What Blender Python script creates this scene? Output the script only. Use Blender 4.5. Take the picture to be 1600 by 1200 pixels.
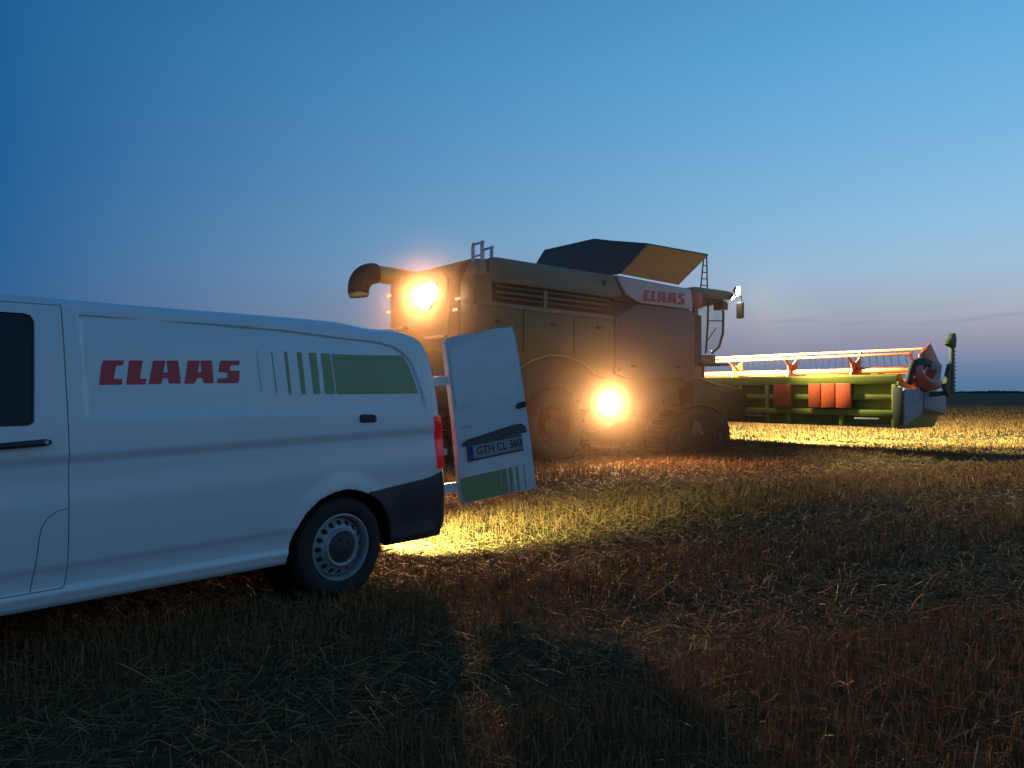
import bpy, bmesh, math, random
import numpy as np
from mathutils import Vector, Matrix, geometry
rng = np.random.default_rng(7); random.seed(7)
R = math.radians; PI = math.pi
for _o in list(bpy.data.objects): bpy.data.objects.remove(_o)
SC = bpy.context.scene; COL = SC.collection

# ------------------------------------------------------------------ camera, sky, exposure
HC = 1.35
cam = bpy.data.objects.new('camera', bpy.data.cameras.new('camera')); COL.objects.link(cam)
cam.data.sensor_width = 36; cam.data.lens = 36*1210/1600
cam.location = (0, 0, HC); cam.rotation_euler = (R(90)+math.atan(13/1210), 0, 0)
cam.data.clip_start = .05; cam.data.clip_end = 9000
SC.camera = cam
SC.view_settings.view_transform = 'Standard'; SC.view_settings.look = 'None'
SC.view_settings.exposure = 0; SC.view_settings.gamma = 1
try: SC.view_settings.use_curve_mapping = False
except Exception: pass
SC.cycles.volume_bounces = 1; SC.cycles.max_bounces = 6; SC.cycles.transparent_max_bounces = 32; SC.cycles.diffuse_bounces = 3
SC.cycles.volume_step_rate = 2.0; SC.cycles.volume_max_steps = 96
SC.cycles.sample_clamp_indirect = 4; SC.cycles.use_denoising = True

def lin(r, g, b):
    f = lambda c: (c/255/12.92 if c/255 <= .04045 else ((c/255+.055)/1.055)**2.4)
    return (f(r), f(g), f(b), 1)

def build_world():
    w = bpy.data.worlds.new('World'); SC.world = w; w.use_nodes = True
    nt = w.node_tree; N = nt.nodes; L = nt.links; N.clear()
    tc = N.new('ShaderNodeTexCoord'); sep = N.new('ShaderNodeSeparateXYZ')
    L.new(tc.outputs['Generated'], sep.inputs[0])
    def m(op, a, b=None, c=None):
        n = N.new('ShaderNodeMath'); n.operation = op
        for i, v in enumerate((a, b, c)):
            if v is None: continue
            if isinstance(v, (int, float)): n.inputs[i].default_value = v
            else: L.new(v, n.inputs[i])
        return n.outputs[0]
    x, y, z = sep.outputs
    el = m('ARCSINE', z)                                  # radians
    u = m('MULTIPLY', m('MAXIMUM', el, 0.0), 1/(PI/2))      # 0 horizon .. 1 zenith
    u = m('POWER', u, .5)
    az = m('ARCTAN2', x, y)
    f = m('MULTIPLY_ADD', m('COSINE', m('SUBTRACT', az, R(55))), 1/.904, -.029)   # brightest to the right of the frame
    f = m('MAXIMUM', f, m('MULTIPLY_ADD', m('COSINE', az), -.24, .20))
    def ramp(stops):
        r = N.new('ShaderNodeValToRGB'); r.color_ramp.interpolation = 'B_SPLINE' if False else 'LINEAR'
        while len(r.color_ramp.elements) > 1: r.color_ramp.elements.remove(r.color_ramp.elements[-1])
        for i, (deg, c) in enumerate(stops):
            p = math.sqrt(deg/90)
            e = r.color_ramp.elements[0] if i == 0 else r.color_ramp.elements.new(p)
            e.position = p; e.color = lin(*c)
        L.new(u, r.inputs[0]); return r.outputs[0]
    right = ramp([(0, (82, 115, 150)), (.5, (86, 120, 154)), (1.7, (112, 130, 164)), (3.3, (150, 150, 172)), (5.2, (168, 174, 188)),
                  (8.4, (160, 192, 218)), (11, (146, 192, 224)), (15.9, (124, 182, 224)), (22.9, (95, 169, 219)), (40, (54, 116, 172)), (90, (24, 62, 108))])
    left = ramp([(0, (62, 92, 130)), (1.7, (62, 95, 136)), (5.6, (50, 96, 144)), (9, (40, 96, 148)), (14.6, (32, 94, 150)), (22.9, (28, 94, 149)),
                 (40, (20, 68, 118)), (90, (15, 46, 86))])
    mix = N.new('ShaderNodeMix'); mix.data_type = 'RGBA'; mix.clamp_factor = False
    L.new(f, mix.inputs['Factor']); L.new(left, mix.inputs['A']); L.new(right, mix.inputs['B'])
    # faint streaks of cloud low over the horizon
    v2 = N.new('ShaderNodeCombineXYZ'); L.new(m('MULTIPLY', az, 7.0), v2.inputs[0]); L.new(m('MULTIPLY_ADD', el, 95.0, m('MULTIPLY', az, -5.0)), v2.inputs[1])
    nz = N.new('ShaderNodeTexNoise'); nz.inputs['Scale'].default_value = 1.1; nz.inputs['Detail'].default_value = 5
    L.new(v2.outputs[0], nz.inputs['Vector'])
    cl = m('MULTIPLY', m('MINIMUM', m('MAXIMUM', m('MULTIPLY', m('SUBTRACT', nz.outputs[0], .50), 6.0), 0.0), 1.0),
           m('MAXIMUM', m('SUBTRACT', 1.0, m('MULTIPLY', m('ABSOLUTE', m('SUBTRACT', el, R(4.9))), 1/R(1.1))), 0.0))
    mc = N.new('ShaderNodeMix'); mc.data_type = 'RGBA'
    L.new(m('MULTIPLY', cl, .35), mc.inputs['Factor']); L.new(mix.outputs['Result'], mc.inputs['A']); mc.inputs['B'].default_value = lin(108, 140, 170)
    sky = N.new('ShaderNodeTexSky'); sky.sky_type = 'NISHITA'; sky.sun_disc = False
    sky.sun_elevation = R(-3); sky.sun_rotation = R(110); sky.dust_density = 2
    b1 = N.new('ShaderNodeBackground'); b1.inputs[1].default_value = 1.0; L.new(mc.outputs['Result'], b1.inputs[0])
    b2 = N.new('ShaderNodeBackground'); b2.inputs[1].default_value = .03; L.new(sky.outputs[0], b2.inputs[0])
    ad = N.new('ShaderNodeAddShader'); L.new(b1.outputs[0], ad.inputs[0]); L.new(b2.outputs[0], ad.inputs[1])
    out = N.new('ShaderNodeOutputWorld'); L.new(ad.outputs[0], out.inputs[0])
build_world()

# ------------------------------------------------------------------ helpers
def mat(name, col, rough=.5, metal=0, var=.0, scale=6, bump=0, bscale=40, emit=None, dirt=None, dirtamt=0, coat=0, spec=None):
    mt = bpy.data.materials.new(name); mt.use_nodes = True
    nt = mt.node_tree; N = nt.nodes; L = nt.links; p = N['Principled BSDF']
    c = (*col[:3], 1)
    p.inputs['Base Color'].default_value = c; p.inputs['Roughness'].default_value = rough; p.inputs['Metallic'].default_value = metal
    if coat: p.inputs['Coat Weight'].default_value = coat; p.inputs['Coat Roughness'].default_value = .05
    if spec is not None: p.inputs['Specular IOR Level'].default_value = spec
    tc = N.new('ShaderNodeTexCoord')
    cur = None
    if var or dirt:
        nz = N.new('ShaderNodeTexNoise'); nz.inputs['Scale'].default_value = scale; nz.inputs['Detail'].default_value = 8; nz.inputs['Roughness'].default_value = .65
        L.new(tc.outputs['Object'], nz.inputs['Vector'])
    if var:
        r = N.new('ShaderNodeMapRange'); r.inputs['From Min'].default_value = .3; r.inputs['From Max'].default_value = .7
        r.inputs['To Min'].default_value = 1-var; r.inputs['To Max'].default_value = 1+var; L.new(nz.outputs[0], r.inputs[0])
        mx = N.new('ShaderNodeVectorMath'); mx.operation = 'SCALE'; mx.inputs[0].default_value = c[:3]; L.new(r.outputs[0], mx.inputs['Scale']); cur = mx.outputs[0]
    if dirt:
        n2 = N.new('ShaderNodeTexNoise'); n2.inputs['Scale'].default_value = scale*.45; n2.inputs['Detail'].default_value = 10; n2.inputs['Roughness'].default_value = .7
        L.new(tc.outputs['Object'], n2.inputs['Vector'])
        r2 = N.new('ShaderNodeMapRange'); r2.inputs['From Min'].default_value = .35; r2.inputs['From Max'].default_value = .7
        r2.inputs['To Min'].default_value = dirtamt*.3; r2.inputs['To Max'].default_value = dirtamt; L.new(n2.outputs[0], r2.inputs[0])
        md = N.new('ShaderNodeMix'); md.data_type = 'RGBA'; L.new(r2.outputs[0], md.inputs['Factor'])
        if cur: L.new(cur, md.inputs['A'])
        else: md.inputs['A'].default_value = c
        md.inputs['B'].default_value = (*dirt, 1); cur = md.outputs['Result']
        rr = N.new('ShaderNodeMapRange'); rr.inputs['To Min'].default_value = rough; rr.inputs['To Max'].default_value = min(.9, rough+.5*dirtamt)
        L.new(n2.outputs[0], rr.inputs[0]); L.new(rr.outputs[0], p.inputs['Roughness'])
    if cur: L.new(cur, p.inputs['Base Color'])
    if bump:
        nb = N.new('ShaderNodeTexNoise'); nb.inputs['Scale'].default_value = bscale; nb.inputs['Detail'].default_value = 4
        L.new(tc.outputs['Object'], nb.inputs['Vector'])
        b = N.new('ShaderNodeBump'); b.inputs['Strength'].default_value = bump; b.inputs['Distance'].default_value = .01
        L.new(nb.outputs[0], b.inputs['Height']); L.new(b.outputs[0], p.inputs['Normal'])
    if emit:
        p.inputs['Emission Color'].default_value = (*emit[0], 1); p.inputs['Emission Strength'].default_value = emit[1]
    return mt

DUST = (.20, .13, .07)
M = dict(
 van=mat('van_white_paint', (.76, .77, .78), .28, coat=.6, dirt=(.42, .38, .32), dirtamt=.10, scale=1.6),
 vandark=mat('van_grey_plastic', (.035, .035, .038), .55, var=.15, bump=.15, bscale=300),
 black=mat('black_rubber', (.012, .012, .012), .8, var=.2, dirt=DUST, dirtamt=.12),
 gap=mat('black_seal', (.006, .006, .006), .9, var=.1, spec=.05),
 glass=mat('dark_glass', (.003, .005, .009), .08, spec=.3, var=.05, scale=2),
 red=mat('red_lettering', (.72, .03, .045), .35, var=.04, scale=3),
 green=mat('green_stripe', (.27, .33, .14), .4, var=.05, scale=3),
 rim=mat('grey_rim_paint', (.36, .37, .39), .4, metal=.4, dirt=(.2, .16, .1), dirtamt=.3),
 tailred=mat('red_lamp_lens', (.65, .01, .02), .12, var=.05, coat=.8, emit=((1, .02, .03), .10)),
 tailclear=mat('clear_lamp_lens', (.6, .6, .6), .1, var=.05, coat=.8),
 metal=mat('galvanised_metal', (.55, .55, .56), .35, metal=.9, var=.1),
 plate=mat('plate_white', (.34, .34, .34), .4, var=.03), blue=mat('plate_blue', (.01, .04, .30), .4, var=.03),
 platebar=mat('plate_lamp_plastic', (.10, .085, .08), .5, var=.2, scale=20),
 ink=mat('plate_ink', (.01, .01, .01), .5, var=.05), cargo=mat('cargo_lining', (.25, .24, .22), .8, var=.1),
 cg=mat('harvester_green_paint', (.095, .11, .025), .42, var=.10, dirt=DUST, dirtamt=.55, scale=3),
 cc=mat('harvester_pale_panel', (.20, .205, .125), .45, var=.06, dirt=DUST, dirtamt=.40, scale=2),
 cgrey=mat('harvester_grey_panel', (.125, .115, .11), .5, var=.08, dirt=DUST, dirtamt=.35, scale=2),
 cwhite=mat('harvester_white_panel', (.62, .62, .62), .45, var=.04, dirt=DUST, dirtamt=.25, scale=2),
 cdark=mat('harvester_dark_frame', (.03, .028, .026), .6, var=.2, dirt=DUST, dirtamt=.18, scale=4),
 ctank=mat('tank_dark_sheet', (.045, .036, .032), .6, var=.15, dirt=DUST, dirtamt=.15, scale=2),
 ctan=mat('tank_tan_sheet', (.66, .43, .18), .35, var=.08, scale=2),
 cred=mat('harvester_red_paint', (.62, .085, .03), .35, var=.08, dirt=DUST, dirtamt=.15, scale=5),
 cwl=mat('faded_red_lettering', (.50, .08, .08), .5, var=.1),
 tyre=mat('tractor_tyre_rubber', (.012, .011, .010), .85, var=.2, dirt=DUST, dirtamt=.14, scale=4),
 crim=mat('harvester_rim_red', (.16, .025, .015), .5, var=.1, dirt=DUST, dirtamt=.2),
 steel=mat('worn_steel', (.45, .43, .40), .38, metal=.6, var=.15),
 auger=mat('auger_tube_paint', (.42, .44, .06), .4, var=.1, dirt=DUST, dirtamt=.25, scale=3),
 spout=mat('spout_rubber', (.03, .028, .02), .6, var=.2),
 spoutin=mat('spout_inner', (.55, .38, .2), .5, var=.1),
 hgreen=mat('header_green_paint', (.26, .27, .022), .4, var=.15, dirt=DUST, dirtamt=.35, scale=4),
 reel=mat('reel_tube_paint', (.72, .17, .06), .4, var=.06),
 shield=mat('header_end_shield', (.38, .39, .42), .5, var=.08, dirt=DUST, dirtamt=.2),
 darkgreen=mat('dark_green_paint', (.05, .09, .03), .5, var=.2, dirt=DUST, dirtamt=.2),
)

class MB:
    def __init__(s, T=None): s.v = []; s.f = []; s.T = T
    def add(s, vs, fs):
        o = len(s.v); s.v += [tuple(v) for v in vs]; s.f += [tuple(i+o for i in f) for f in fs]; return s
    def box(s, a, b):
        x0, y0, z0 = a; x1, y1, z1 = b
        return s.add([(x0,y0,z0),(x1,y0,z0),(x1,y1,z0),(x0,y1,z0),(x0,y0,z1),(x1,y0,z1),(x1,y1,z1),(x0,y1,z1)],
                     [(0,3,2,1),(4,5,6,7),(0,1,5,4),(1,2,6,5),(2,3,7,6),(3,0,4,7)])
    def hexa(s, p): return s.add(p, [(0,3,2,1),(4,5,6,7),(0,1,5,4),(1,2,6,5),(2,3,7,6),(3,0,4,7)])
    def prism(s, poly, axis, a, b):
        """poly: list of 2-tuples in the plane normal to axis; extruded from a to b"""
        def P(p, h):
            if axis == 'y': return (p[0], h, p[1])
            if axis == 'x': return (h, p[0], p[1])
            return (p[0], p[1], h)
        n = len(poly); vs = [P(p, a) for p in poly]+[P(p, b) for p in poly]
        fs = [tuple(range(n))[::-1], tuple(range(n, 2*n))]+[(i, (i+1) % n, (i+1) % n+n, i+n) for i in range(n)]
        return s.add(vs, fs)
    def slab(s, pts, thick):
        """a flat polygon of 3D points given thickness along its normal"""
        P = [Vector(p) for p in pts]; n = geometry.normal(P[:3] if len(P) > 4 else P)*thick
        k = len(P); vs = P+[p+n for p in P]
        return s.add(vs, [tuple(range(k))[::-1], tuple(range(k, 2*k))]+[(i, (i+1) % k, (i+1) % k+k, i+k) for i in range(k)])
    def tube(s, pts, r, n=10, caps=True):
        P = [Vector(p) for p in pts]; rs = r if isinstance(r, (list, tuple)) else [r]*len(P)
        o = len(s.v); prev = None
        for i, p in enumerate(P):
            t = (P[min(i+1, len(P)-1)]-P[max(i-1, 0)]).normalized()
            if prev is None: a = t.orthogonal().normalized()
            else: a = (prev-t*prev.dot(t)).normalized()
            prev = a; b = t.cross(a)
            for k in range(n):
                q = 2*PI*k/n; s.v.append(tuple(p+(a*math.cos(q)+b*math.sin(q))*rs[i]))
        for i in range(len(P)-1):
            for k in range(n):
                s.f.append((o+i*n+k, o+i*n+(k+1) % n, o+(i+1)*n+(k+1) % n, o+(i+1)*n+k))
        if caps:
            s.f.append(tuple(o+k for k in range(n))[::-1]); s.f.append(tuple(o+(len(P)-1)*n+k for k in range(n)))
        return s
    def lathe(s, prof, axis='y', c=(0, 0, 0), n=48, close=False):
        """prof: (radius, height along axis)"""
        o = len(s.v); m = len(prof)
        for k in range(n):
            q = 2*PI*k/n; cq, sq = math.cos(q), math.sin(q)
            for r_, h_ in prof:
                if axis == 'y': s.v.append((c[0]+r_*cq, c[1]+h_, c[2]+r_*sq))
                elif axis == 'x': s.v.append((c[0]+h_, c[1]+r_*cq, c[2]+r_*sq))
                else: s.v.append((c[0]+r_*cq, c[1]+r_*sq, c[2]+h_))
        for k in range(n):
            for i in range(m-1 if not close else m):
                j = (i+1) % m
                s.f.append((o+k*m+i, o+k*m+j, o+((k+1) % n)*m+j, o+((k+1) % n)*m+i))
        return s
    def build(s, name, material, parent=None, smooth=None, bevel=0, off=None, label=None):
        me = bpy.data.meshes.new(name)
        vs = s.v if off is None else [(a-off[0], b-off[1], c-off[2]) for a, b, c in s.v]
        me.from_pydata(vs, [], s.f); me.materials.append(material)
        bm = bmesh.new(); bm.from_mesh(me); bmesh.ops.recalc_face_normals(bm, faces=bm.faces)
        if bevel:
            ed = [e for e in bm.edges if len(e.link_faces) == 2 and e.calc_face_angle(0) > R(28)]
            bmesh.ops.bevel(bm, geom=ed, offset=bevel, segments=2, profile=.5, affect='EDGES', clamp_overlap=True)
        bm.to_mesh(me); bm.free()
        if smooth is not None:
            for p in me.polygons: p.use_smooth = True
            me.set_sharp_from_angle(angle=R(smooth))
        o = bpy.data.objects.new(name, me); COL.objects.link(o)
        if parent: o.parent = parent
        if label: o['label'] = label
        return o

def tag(o, label=None, cat=None, group=None, kind=None):
    for k, v in (('label', label), ('category', cat), ('group', group), ('kind', kind)):
        if v: o[k] = v
    return o
def empty(name, loc, rz, label, cat, group=None):
    o = bpy.data.objects.new(name, None); COL.objects.link(o); o.location = loc; o.rotation_euler = (0, 0, rz)
    o.empty_display_size = .2
    return tag(o, label, cat, group)
def objmesh(name, me, material, parent, smooth=None):
    me.materials.clear(); me.materials.append(material)
    if smooth is not None:
        for p in me.polygons: p.use_smooth = True
        me.set_sharp_from_angle(angle=R(smooth))
    o = bpy.data.objects.new(name, me); COL.objects.link(o)
    if parent: o.parent = parent
    return o
def boolean(me, cutters, op='DIFFERENCE'):
    """me: mesh datablock; cutters: list of MB"""
    a = bpy.data.objects.new('tmp', me); COL.objects.link(a); tmp = [a]
    for c in cutters:
        b = c.build('cut', M['gap']); tmp.append(b)
        md = a.modifiers.new('b', 'BOOLEAN'); md.operation = op; md.object = b; md.solver = 'EXACT'
    dg = bpy.context.evaluated_depsgraph_get(); r = bpy.data.meshes.new_from_object(a.evaluated_get(dg))
    for o in tmp: bpy.data.objects.remove(o)
    return r
def text_mesh(body, size, extrude=.001):
    cu = bpy.data.curves.new('t', 'FONT'); cu.body = body; cu.size = size; cu.extrude = extrude; cu.align_x = 'CENTER'; cu.align_y = 'CENTER'
    o = bpy.data.objects.new('t', cu); COL.objects.link(o)
    dg = bpy.context.evaluated_depsgraph_get(); me = bpy.data.meshes.new_from_object(o.evaluated_get(dg))
    bpy.data.objects.remove(o); return me
def spot(name, parent, loc, direction, power, color, angle, blend=.3, radius=.06):
    l = bpy.data.lights.new(name, 'SPOT'); l.energy = power; l.color = color; l.spot_size = R(angle); l.spot_blend = blend; l.shadow_soft_size = radius
    o = bpy.data.objects.new(name, l); COL.objects.link(o); o.parent = parent; o.location = loc
    o.rotation_euler = Vector(direction).to_track_quat('-Z', 'Y').to_euler()
    return o

# ------------------------------------------------------------------ ground
def vnoise(x, y, seed=0):
    """cheap smooth noise in numpy"""
    r = np.zeros_like(x, dtype=float); g = np.random.default_rng(seed)
    for k in range(7):
        a = g.uniform(0, 2*PI); f_ = g.uniform(.6, 1.7); ph = g.uniform(0, 2*PI)
        r += np.sin((x*np.cos(a)+y*np.sin(a))*f_+ph+1.3*np.sin((y*np.cos(a)-x*np.sin(a))*f_*.7+ph*2))
    return r/7
RD = R(62)                                                   # bearing of the drill rows
def rowc(x, y): return -x*np.cos(RD)+y*np.sin(RD)
def tall(x, y):
    """0 = flattened wheelings and straw swath, 1 = standing stubble"""
    c = rowc(x, y)+.25*vnoise(x*.5, y*.5, 3)
    s = lambda a, w: 1/(1+np.exp(np.clip(-(c-a)/w, -50, 50)))
    t = 1-s(2.85, .08)+s(3.95, .12)*(1-s(5.2, .15))+s(6.2, .15)*(1-s(8.6, .2))+s(9.8, .2)*(1-s(13, .2))+s(14.5, .3)
    return np.clip(t, 0, 1)*(.75+.25*np.clip(vnoise(x*1.3, y*1.3, 5)+.5, 0, 1))
def ground_h(x, y):
    d = np.hypot(x, y); fade = 1/(1+(d/60)**2)
    return (.025*vnoise(x*.9, y*.9, 1)+.012*vnoise(x*4, y*4, 2)+.03*(tall(x, y)-.5))*fade-.01

def ground_material():
    mt = bpy.data.materials.new('stubble_soil'); mt.use_nodes = True; nt = mt.node_tree; N = nt.nodes; L = nt.links; p = N['Principled BSDF']
    p.inputs['Roughness'].default_value = .95; p.inputs['Specular IOR Level'].default_value = .1
    g = N.new('ShaderNodeNewGeometry')
    n1 = N.new('ShaderNodeTexNoise'); n1.inputs['Scale'].default_value = 14; n1.inputs['Detail'].default_value = 10; n1.inputs['Roughness'].default_value = .75
    n2 = N.new('ShaderNodeTexNoise'); n2.inputs['Scale'].default_value = .35; n2.inputs['Detail'].default_value = 6
    L.new(g.outputs['Position'], n1.inputs['Vector']); L.new(g.outputs['Position'], n2.inputs['Vector'])
    r = N.new('ShaderNodeValToRGB'); e = r.color_ramp.elements
    e[0].position = .35; e[0].color = (.035, .022, .013, 1); e[1].position = .7; e[1].color = (.20, .125, .055, 1)
    L.new(n1.outputs[0], r.inputs[0])
    mx = N.new('ShaderNodeMix'); mx.data_type = 'RGBA'; mx.blend_type = 'MULTIPLY'; mx.inputs['Factor'].default_value = 1
    r2 = N.new('ShaderNodeMapRange'); r2.inputs['To Min'].default_value = .55; r2.inputs['To Max'].default_value = 1.25; L.new(n2.outputs[0], r2.inputs[0])
    L.new(r.outputs[0], mx.inputs['A']); L.new(r2.outputs[0], mx.inputs['B']); L.new(mx.outputs['Result'], p.inputs['Base Color'])
    b = N.new('ShaderNodeBump'); b.inputs['Strength'].default_value = .8; b.inputs['Distance'].default_value = .04; L.new(n1.outputs[0], b.inputs['Height']); L.new(b.outputs[0], p.inputs['Normal'])
    return mt
def build_ground():
    rr = np.concatenate([[0], np.geomspace(.6, 70, 230), np.geomspace(75, 6000, 40)]); n = 288
    th_ = np.linspace(0, 2*PI, n, endpoint=False)
    X = np.outer(rr, np.sin(th_)); Y = np.outer(rr, np.cos(th_)); Z = ground_h(X, Y)
    Z[0] = Z[0].mean()
    vs = np.stack([X[1:], Y[1:], Z[1:]], -1).reshape(-1, 3); vs = np.vstack([vs, [0, 0, Z[0, 0]]]); m = len(rr)-1
    fs = []
    for i in range(m-1):
        a = i*n+np.arange(n); b = i*n+(np.arange(n)+1) % n
        fs.append(np.stack([a, b, b+n, a+n], -1))
    fs = [tuple(q) for q in np.vstack(fs).tolist()]+[(len(vs)-1, (k+1) % n, k) for k in range(n)]
    me = bpy.data.meshes.new('ground'); me.from_pydata(vs.tolist(), [], fs)
    o = objmesh('ground', me, ground_material(), None, 180)
    bm = bmesh.new(); bm.from_mesh(me); bmesh.ops.recalc_face_normals(bm, faces=bm.faces)
    if bm.faces[0].normal.z < 0: bmesh.ops.reverse_faces(bm, faces=bm.faces)
    bm.to_mesh(me); bm.free()
    tag(o, 'harvested stubble field of brown soil under the van and harvester', kind='structure')
build_ground()

# frames of the two vehicles
TH = R(42.5); VO = (-1.80577, 5.73505); VR = math.atan2(-math.cos(TH), -math.sin(TH))
AL = R(54.5); CO = (.845, 14.6); CR = R(90)-AL
def to_local(x, y, O, rot):
    dx, dy = x-O[0], y-O[1]; c, s = math.cos(rot), math.sin(rot)
    return dx*c+dy*s, -dx*s+dy*c

def straw_material(name, base, var=.35):
    mt = bpy.data.materials.new(name); mt.use_nodes = True; nt = mt.node_tree; N = nt.nodes; L = nt.links; p = N['Principled BSDF']
    p.inputs['Roughness'].default_value = .6; p.inputs['Specular IOR Level'].default_value = .3
    a = N.new('ShaderNodeAttribute'); a.attribute_name = 'tone'
    r = N.new('ShaderNodeValToRGB'); e = r.color_ramp.elements
    e[0].position = 0; e[0].color = (base[0]*.3, base[1]*.27, base[2]*.25, 1); e[1].position = 1; e[1].color = (min(1, base[0]*1.5), base[1]*1.5, base[2]*1.6, 1)
    k = e.new(.55); k.color = (*base, 1)
    L.new(a.outputs['Fac'], r.inputs[0]); L.new(r.outputs[0], p.inputs['Base Color'])
    return mt
def blades(name, px_, py_, length, width, lean, material, label, lying=False, seed=0, bend=.25, tone=None):
    g = np.random.default_rng(seed); n = len(px_)
    az = g.uniform(0, 2*PI, n); z0 = ground_h(px_, py_)
    if lying:
        el = np.abs(g.normal(.22, .26, n)); z0 = z0+g.uniform(0, .035, n)
    else:
        el = PI/2-np.abs(g.normal(0, lean, n))
    d = np.stack([np.cos(az)*np.cos(el), np.sin(az)*np.cos(el), np.sin(el)], -1)
    aw = g.uniform(0, 2*PI, n); w = np.stack([np.cos(aw), np.sin(aw), np.zeros(n)], -1)
    w = np.cross(d, np.stack([np.cos(aw), np.sin(aw), .3*np.ones(n)], -1)); w /= np.linalg.norm(w, axis=1)[:, None]
    w2 = np.cross(d, w)
    base = np.stack([px_, py_, z0], -1); b2 = (g.uniform(-1, 1, n)*bend*length)[:, None]
    mid = base+d*(length*.5)[:, None]+w*b2*.35; tip = base+d*length[:, None]+w*b2*0-np.array([0, 0, 1])*np.abs(b2)*.2
    hw = (width*.5)[:, None]
    offs = [w, -w*.5+w2*.87, -w*.5-w2*.87]
    V = np.stack([base+o*hw for o in offs]+[mid+o*hw*.9 for o in offs]+[tip+o*hw*.65 for o in offs], 1).reshape(-1, 3)
    i = (np.arange(n)*9)[:, None]
    Q = []
    for l in (0, 3):
        for k in range(3):
            k2 = (k+1) % 3; Q.append(np.concatenate([i+l+k, i+l+k2, i+l+3+k2, i+l+3+k], 1))
    Q = np.stack(Q, 1).reshape(-1, 4)
    me = bpy.data.meshes.new(name); nv, nq = len(V), len(Q)
    me.vertices.add(nv); me.vertices.foreach_set('co', V.ravel().astype(np.float32))
    me.loops.add(nq*4); me.loops.foreach_set('vertex_index', Q.ravel().astype(np.int32))
    me.polygons.add(nq); me.polygons.foreach_set('loop_start', (np.arange(nq)*4).astype(np.int32))
    me.update(calc_edges=True)
    t = np.clip(np.where(g.uniform(0, 1, n) < .06, g.uniform(.8, 1, n), g.normal(.42, .2, n)), 0, 1) if tone is None else tone
    at = me.attributes.new('tone', 'FLOAT', 'POINT'); at.data.foreach_set('value', np.repeat(t, 9).astype(np.float32))
    me.materials.append(material)
    o = bpy.data.objects.new(name, me); COL.objects.link(o); tag(o, label, kind='stuff'); return o
def scatter(r0, r1, dens, seed, half=52):
    g = np.random.default_rng(seed); n = int((r1*r1-r0*r0)*R(half)*dens)
    r = np.sqrt(g.uniform(r0*r0, r1*r1, n)); a = g.uniform(-R(half), R(half), n)
    return r*np.sin(a), r*np.cos(a), g
def keep_clear(x, y):
    lx, ly = to_local(x, y, VO, VR); k = np.ones(len(x), bool)
    for wx in (0, 3.2):
        k &= ~((abs(lx-wx) < .16) & (abs(abs(ly)-.83) < .13))
    cx, cy = to_local(x, y, CO, CR)
    k &= ~((abs(cx) < .35) & (cy > 0) & (cy < .62)); k &= ~((cx > 2.85) & (cx < 4.95) & (cy > 0) & (cy < .72))
    return k
def build_stubble():
    sm = straw_material('stubble_straw', (.29, .135, .045)); lm = straw_material('loose_straw', (.32, .175, .062))
    X, Y, Lh, W = [], [], [], []
    for k, (r0, r1, dn, wd) in enumerate([(1.6, 5.5, 1150, .0042), (5.5, 10, 430, .006), (10, 20, 210, .010), (20, 45, 42, .02), (45, 90, 9, .04)]):
        x, y, g = scatter(r0, r1, dn, 11+k)
        c = rowc(x, y); q = np.round(c/.125)*.125+g.normal(0, .018, len(x)); dc = q-c
        x = x-dc*math.cos(RD); y = y+dc*math.sin(RD)
        t = tall(x, y); keep = (g.uniform(0, 1, len(x)) < .25+.75*t) & keep_clear(x, y); x, y, t = x[keep], y[keep], t[keep]
        X.append(x); Y.append(y); Lh.append((.03+.085*t)*g.uniform(.4, 1.45, len(x))); W.append(np.full(len(x), wd)*g.uniform(.7, 1.3, len(x)))
    x, y, l, w = map(np.concatenate, (X, Y, Lh, W))
    blades('stubble', x, y, l, w, .26, sm, 'short dry cereal stubble standing in rows across the field', seed=5)
    X, Y, Lh, W = [], [], [], []
    for k, (r0, r1, dn, wd) in enumerate([(1.6, 5, 620, .0042), (5, 12, 560, .0075), (12, 24, 130, .013), (24, 50, 16, .024)]):
        x, y, g = scatter(r0, r1, dn, 31+k); t = tall(x, y)
        keep = (g.uniform(0, 1, len(x)) < 1-.5*t) & keep_clear(x, y); x, y = x[keep], y[keep]
        X.append(x); Y.append(y); Lh.append(.03+.17*g.uniform(0, 1, len(x))**1.5); W.append(np.full(len(x), wd)*g.uniform(.6, 1.5, len(x)))
    x, y, l, w = map(np.concatenate, (X, Y, Lh, W))
    blades('loose_straw', x, y, l, w, 0, lm, 'loose pale chopped straw lying over the stubble', lying=True, seed=6)
    x, y, g = scatter(1.8, 12, 16, 51); keep = keep_clear(x, y); x, y = x[keep], y[keep]
    gm = straw_material('green_weed', (.035, .05, .018))
    xs = np.repeat(x, 7)+g.normal(0, .025, len(x)*7); ys = np.repeat(y, 7)+g.normal(0, .025, len(x)*7)
    sel = vnoise(xs*.6, ys*.6, 9) > .02; xs, ys = xs[sel], ys[sel]
    blades('weed_grass', xs, ys, g.uniform(.04, .12, len(xs)), np.full(len(xs), .005), .6, gm, 'low green weeds and volunteer grass among the stubble', seed=7)
build_stubble()

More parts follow.
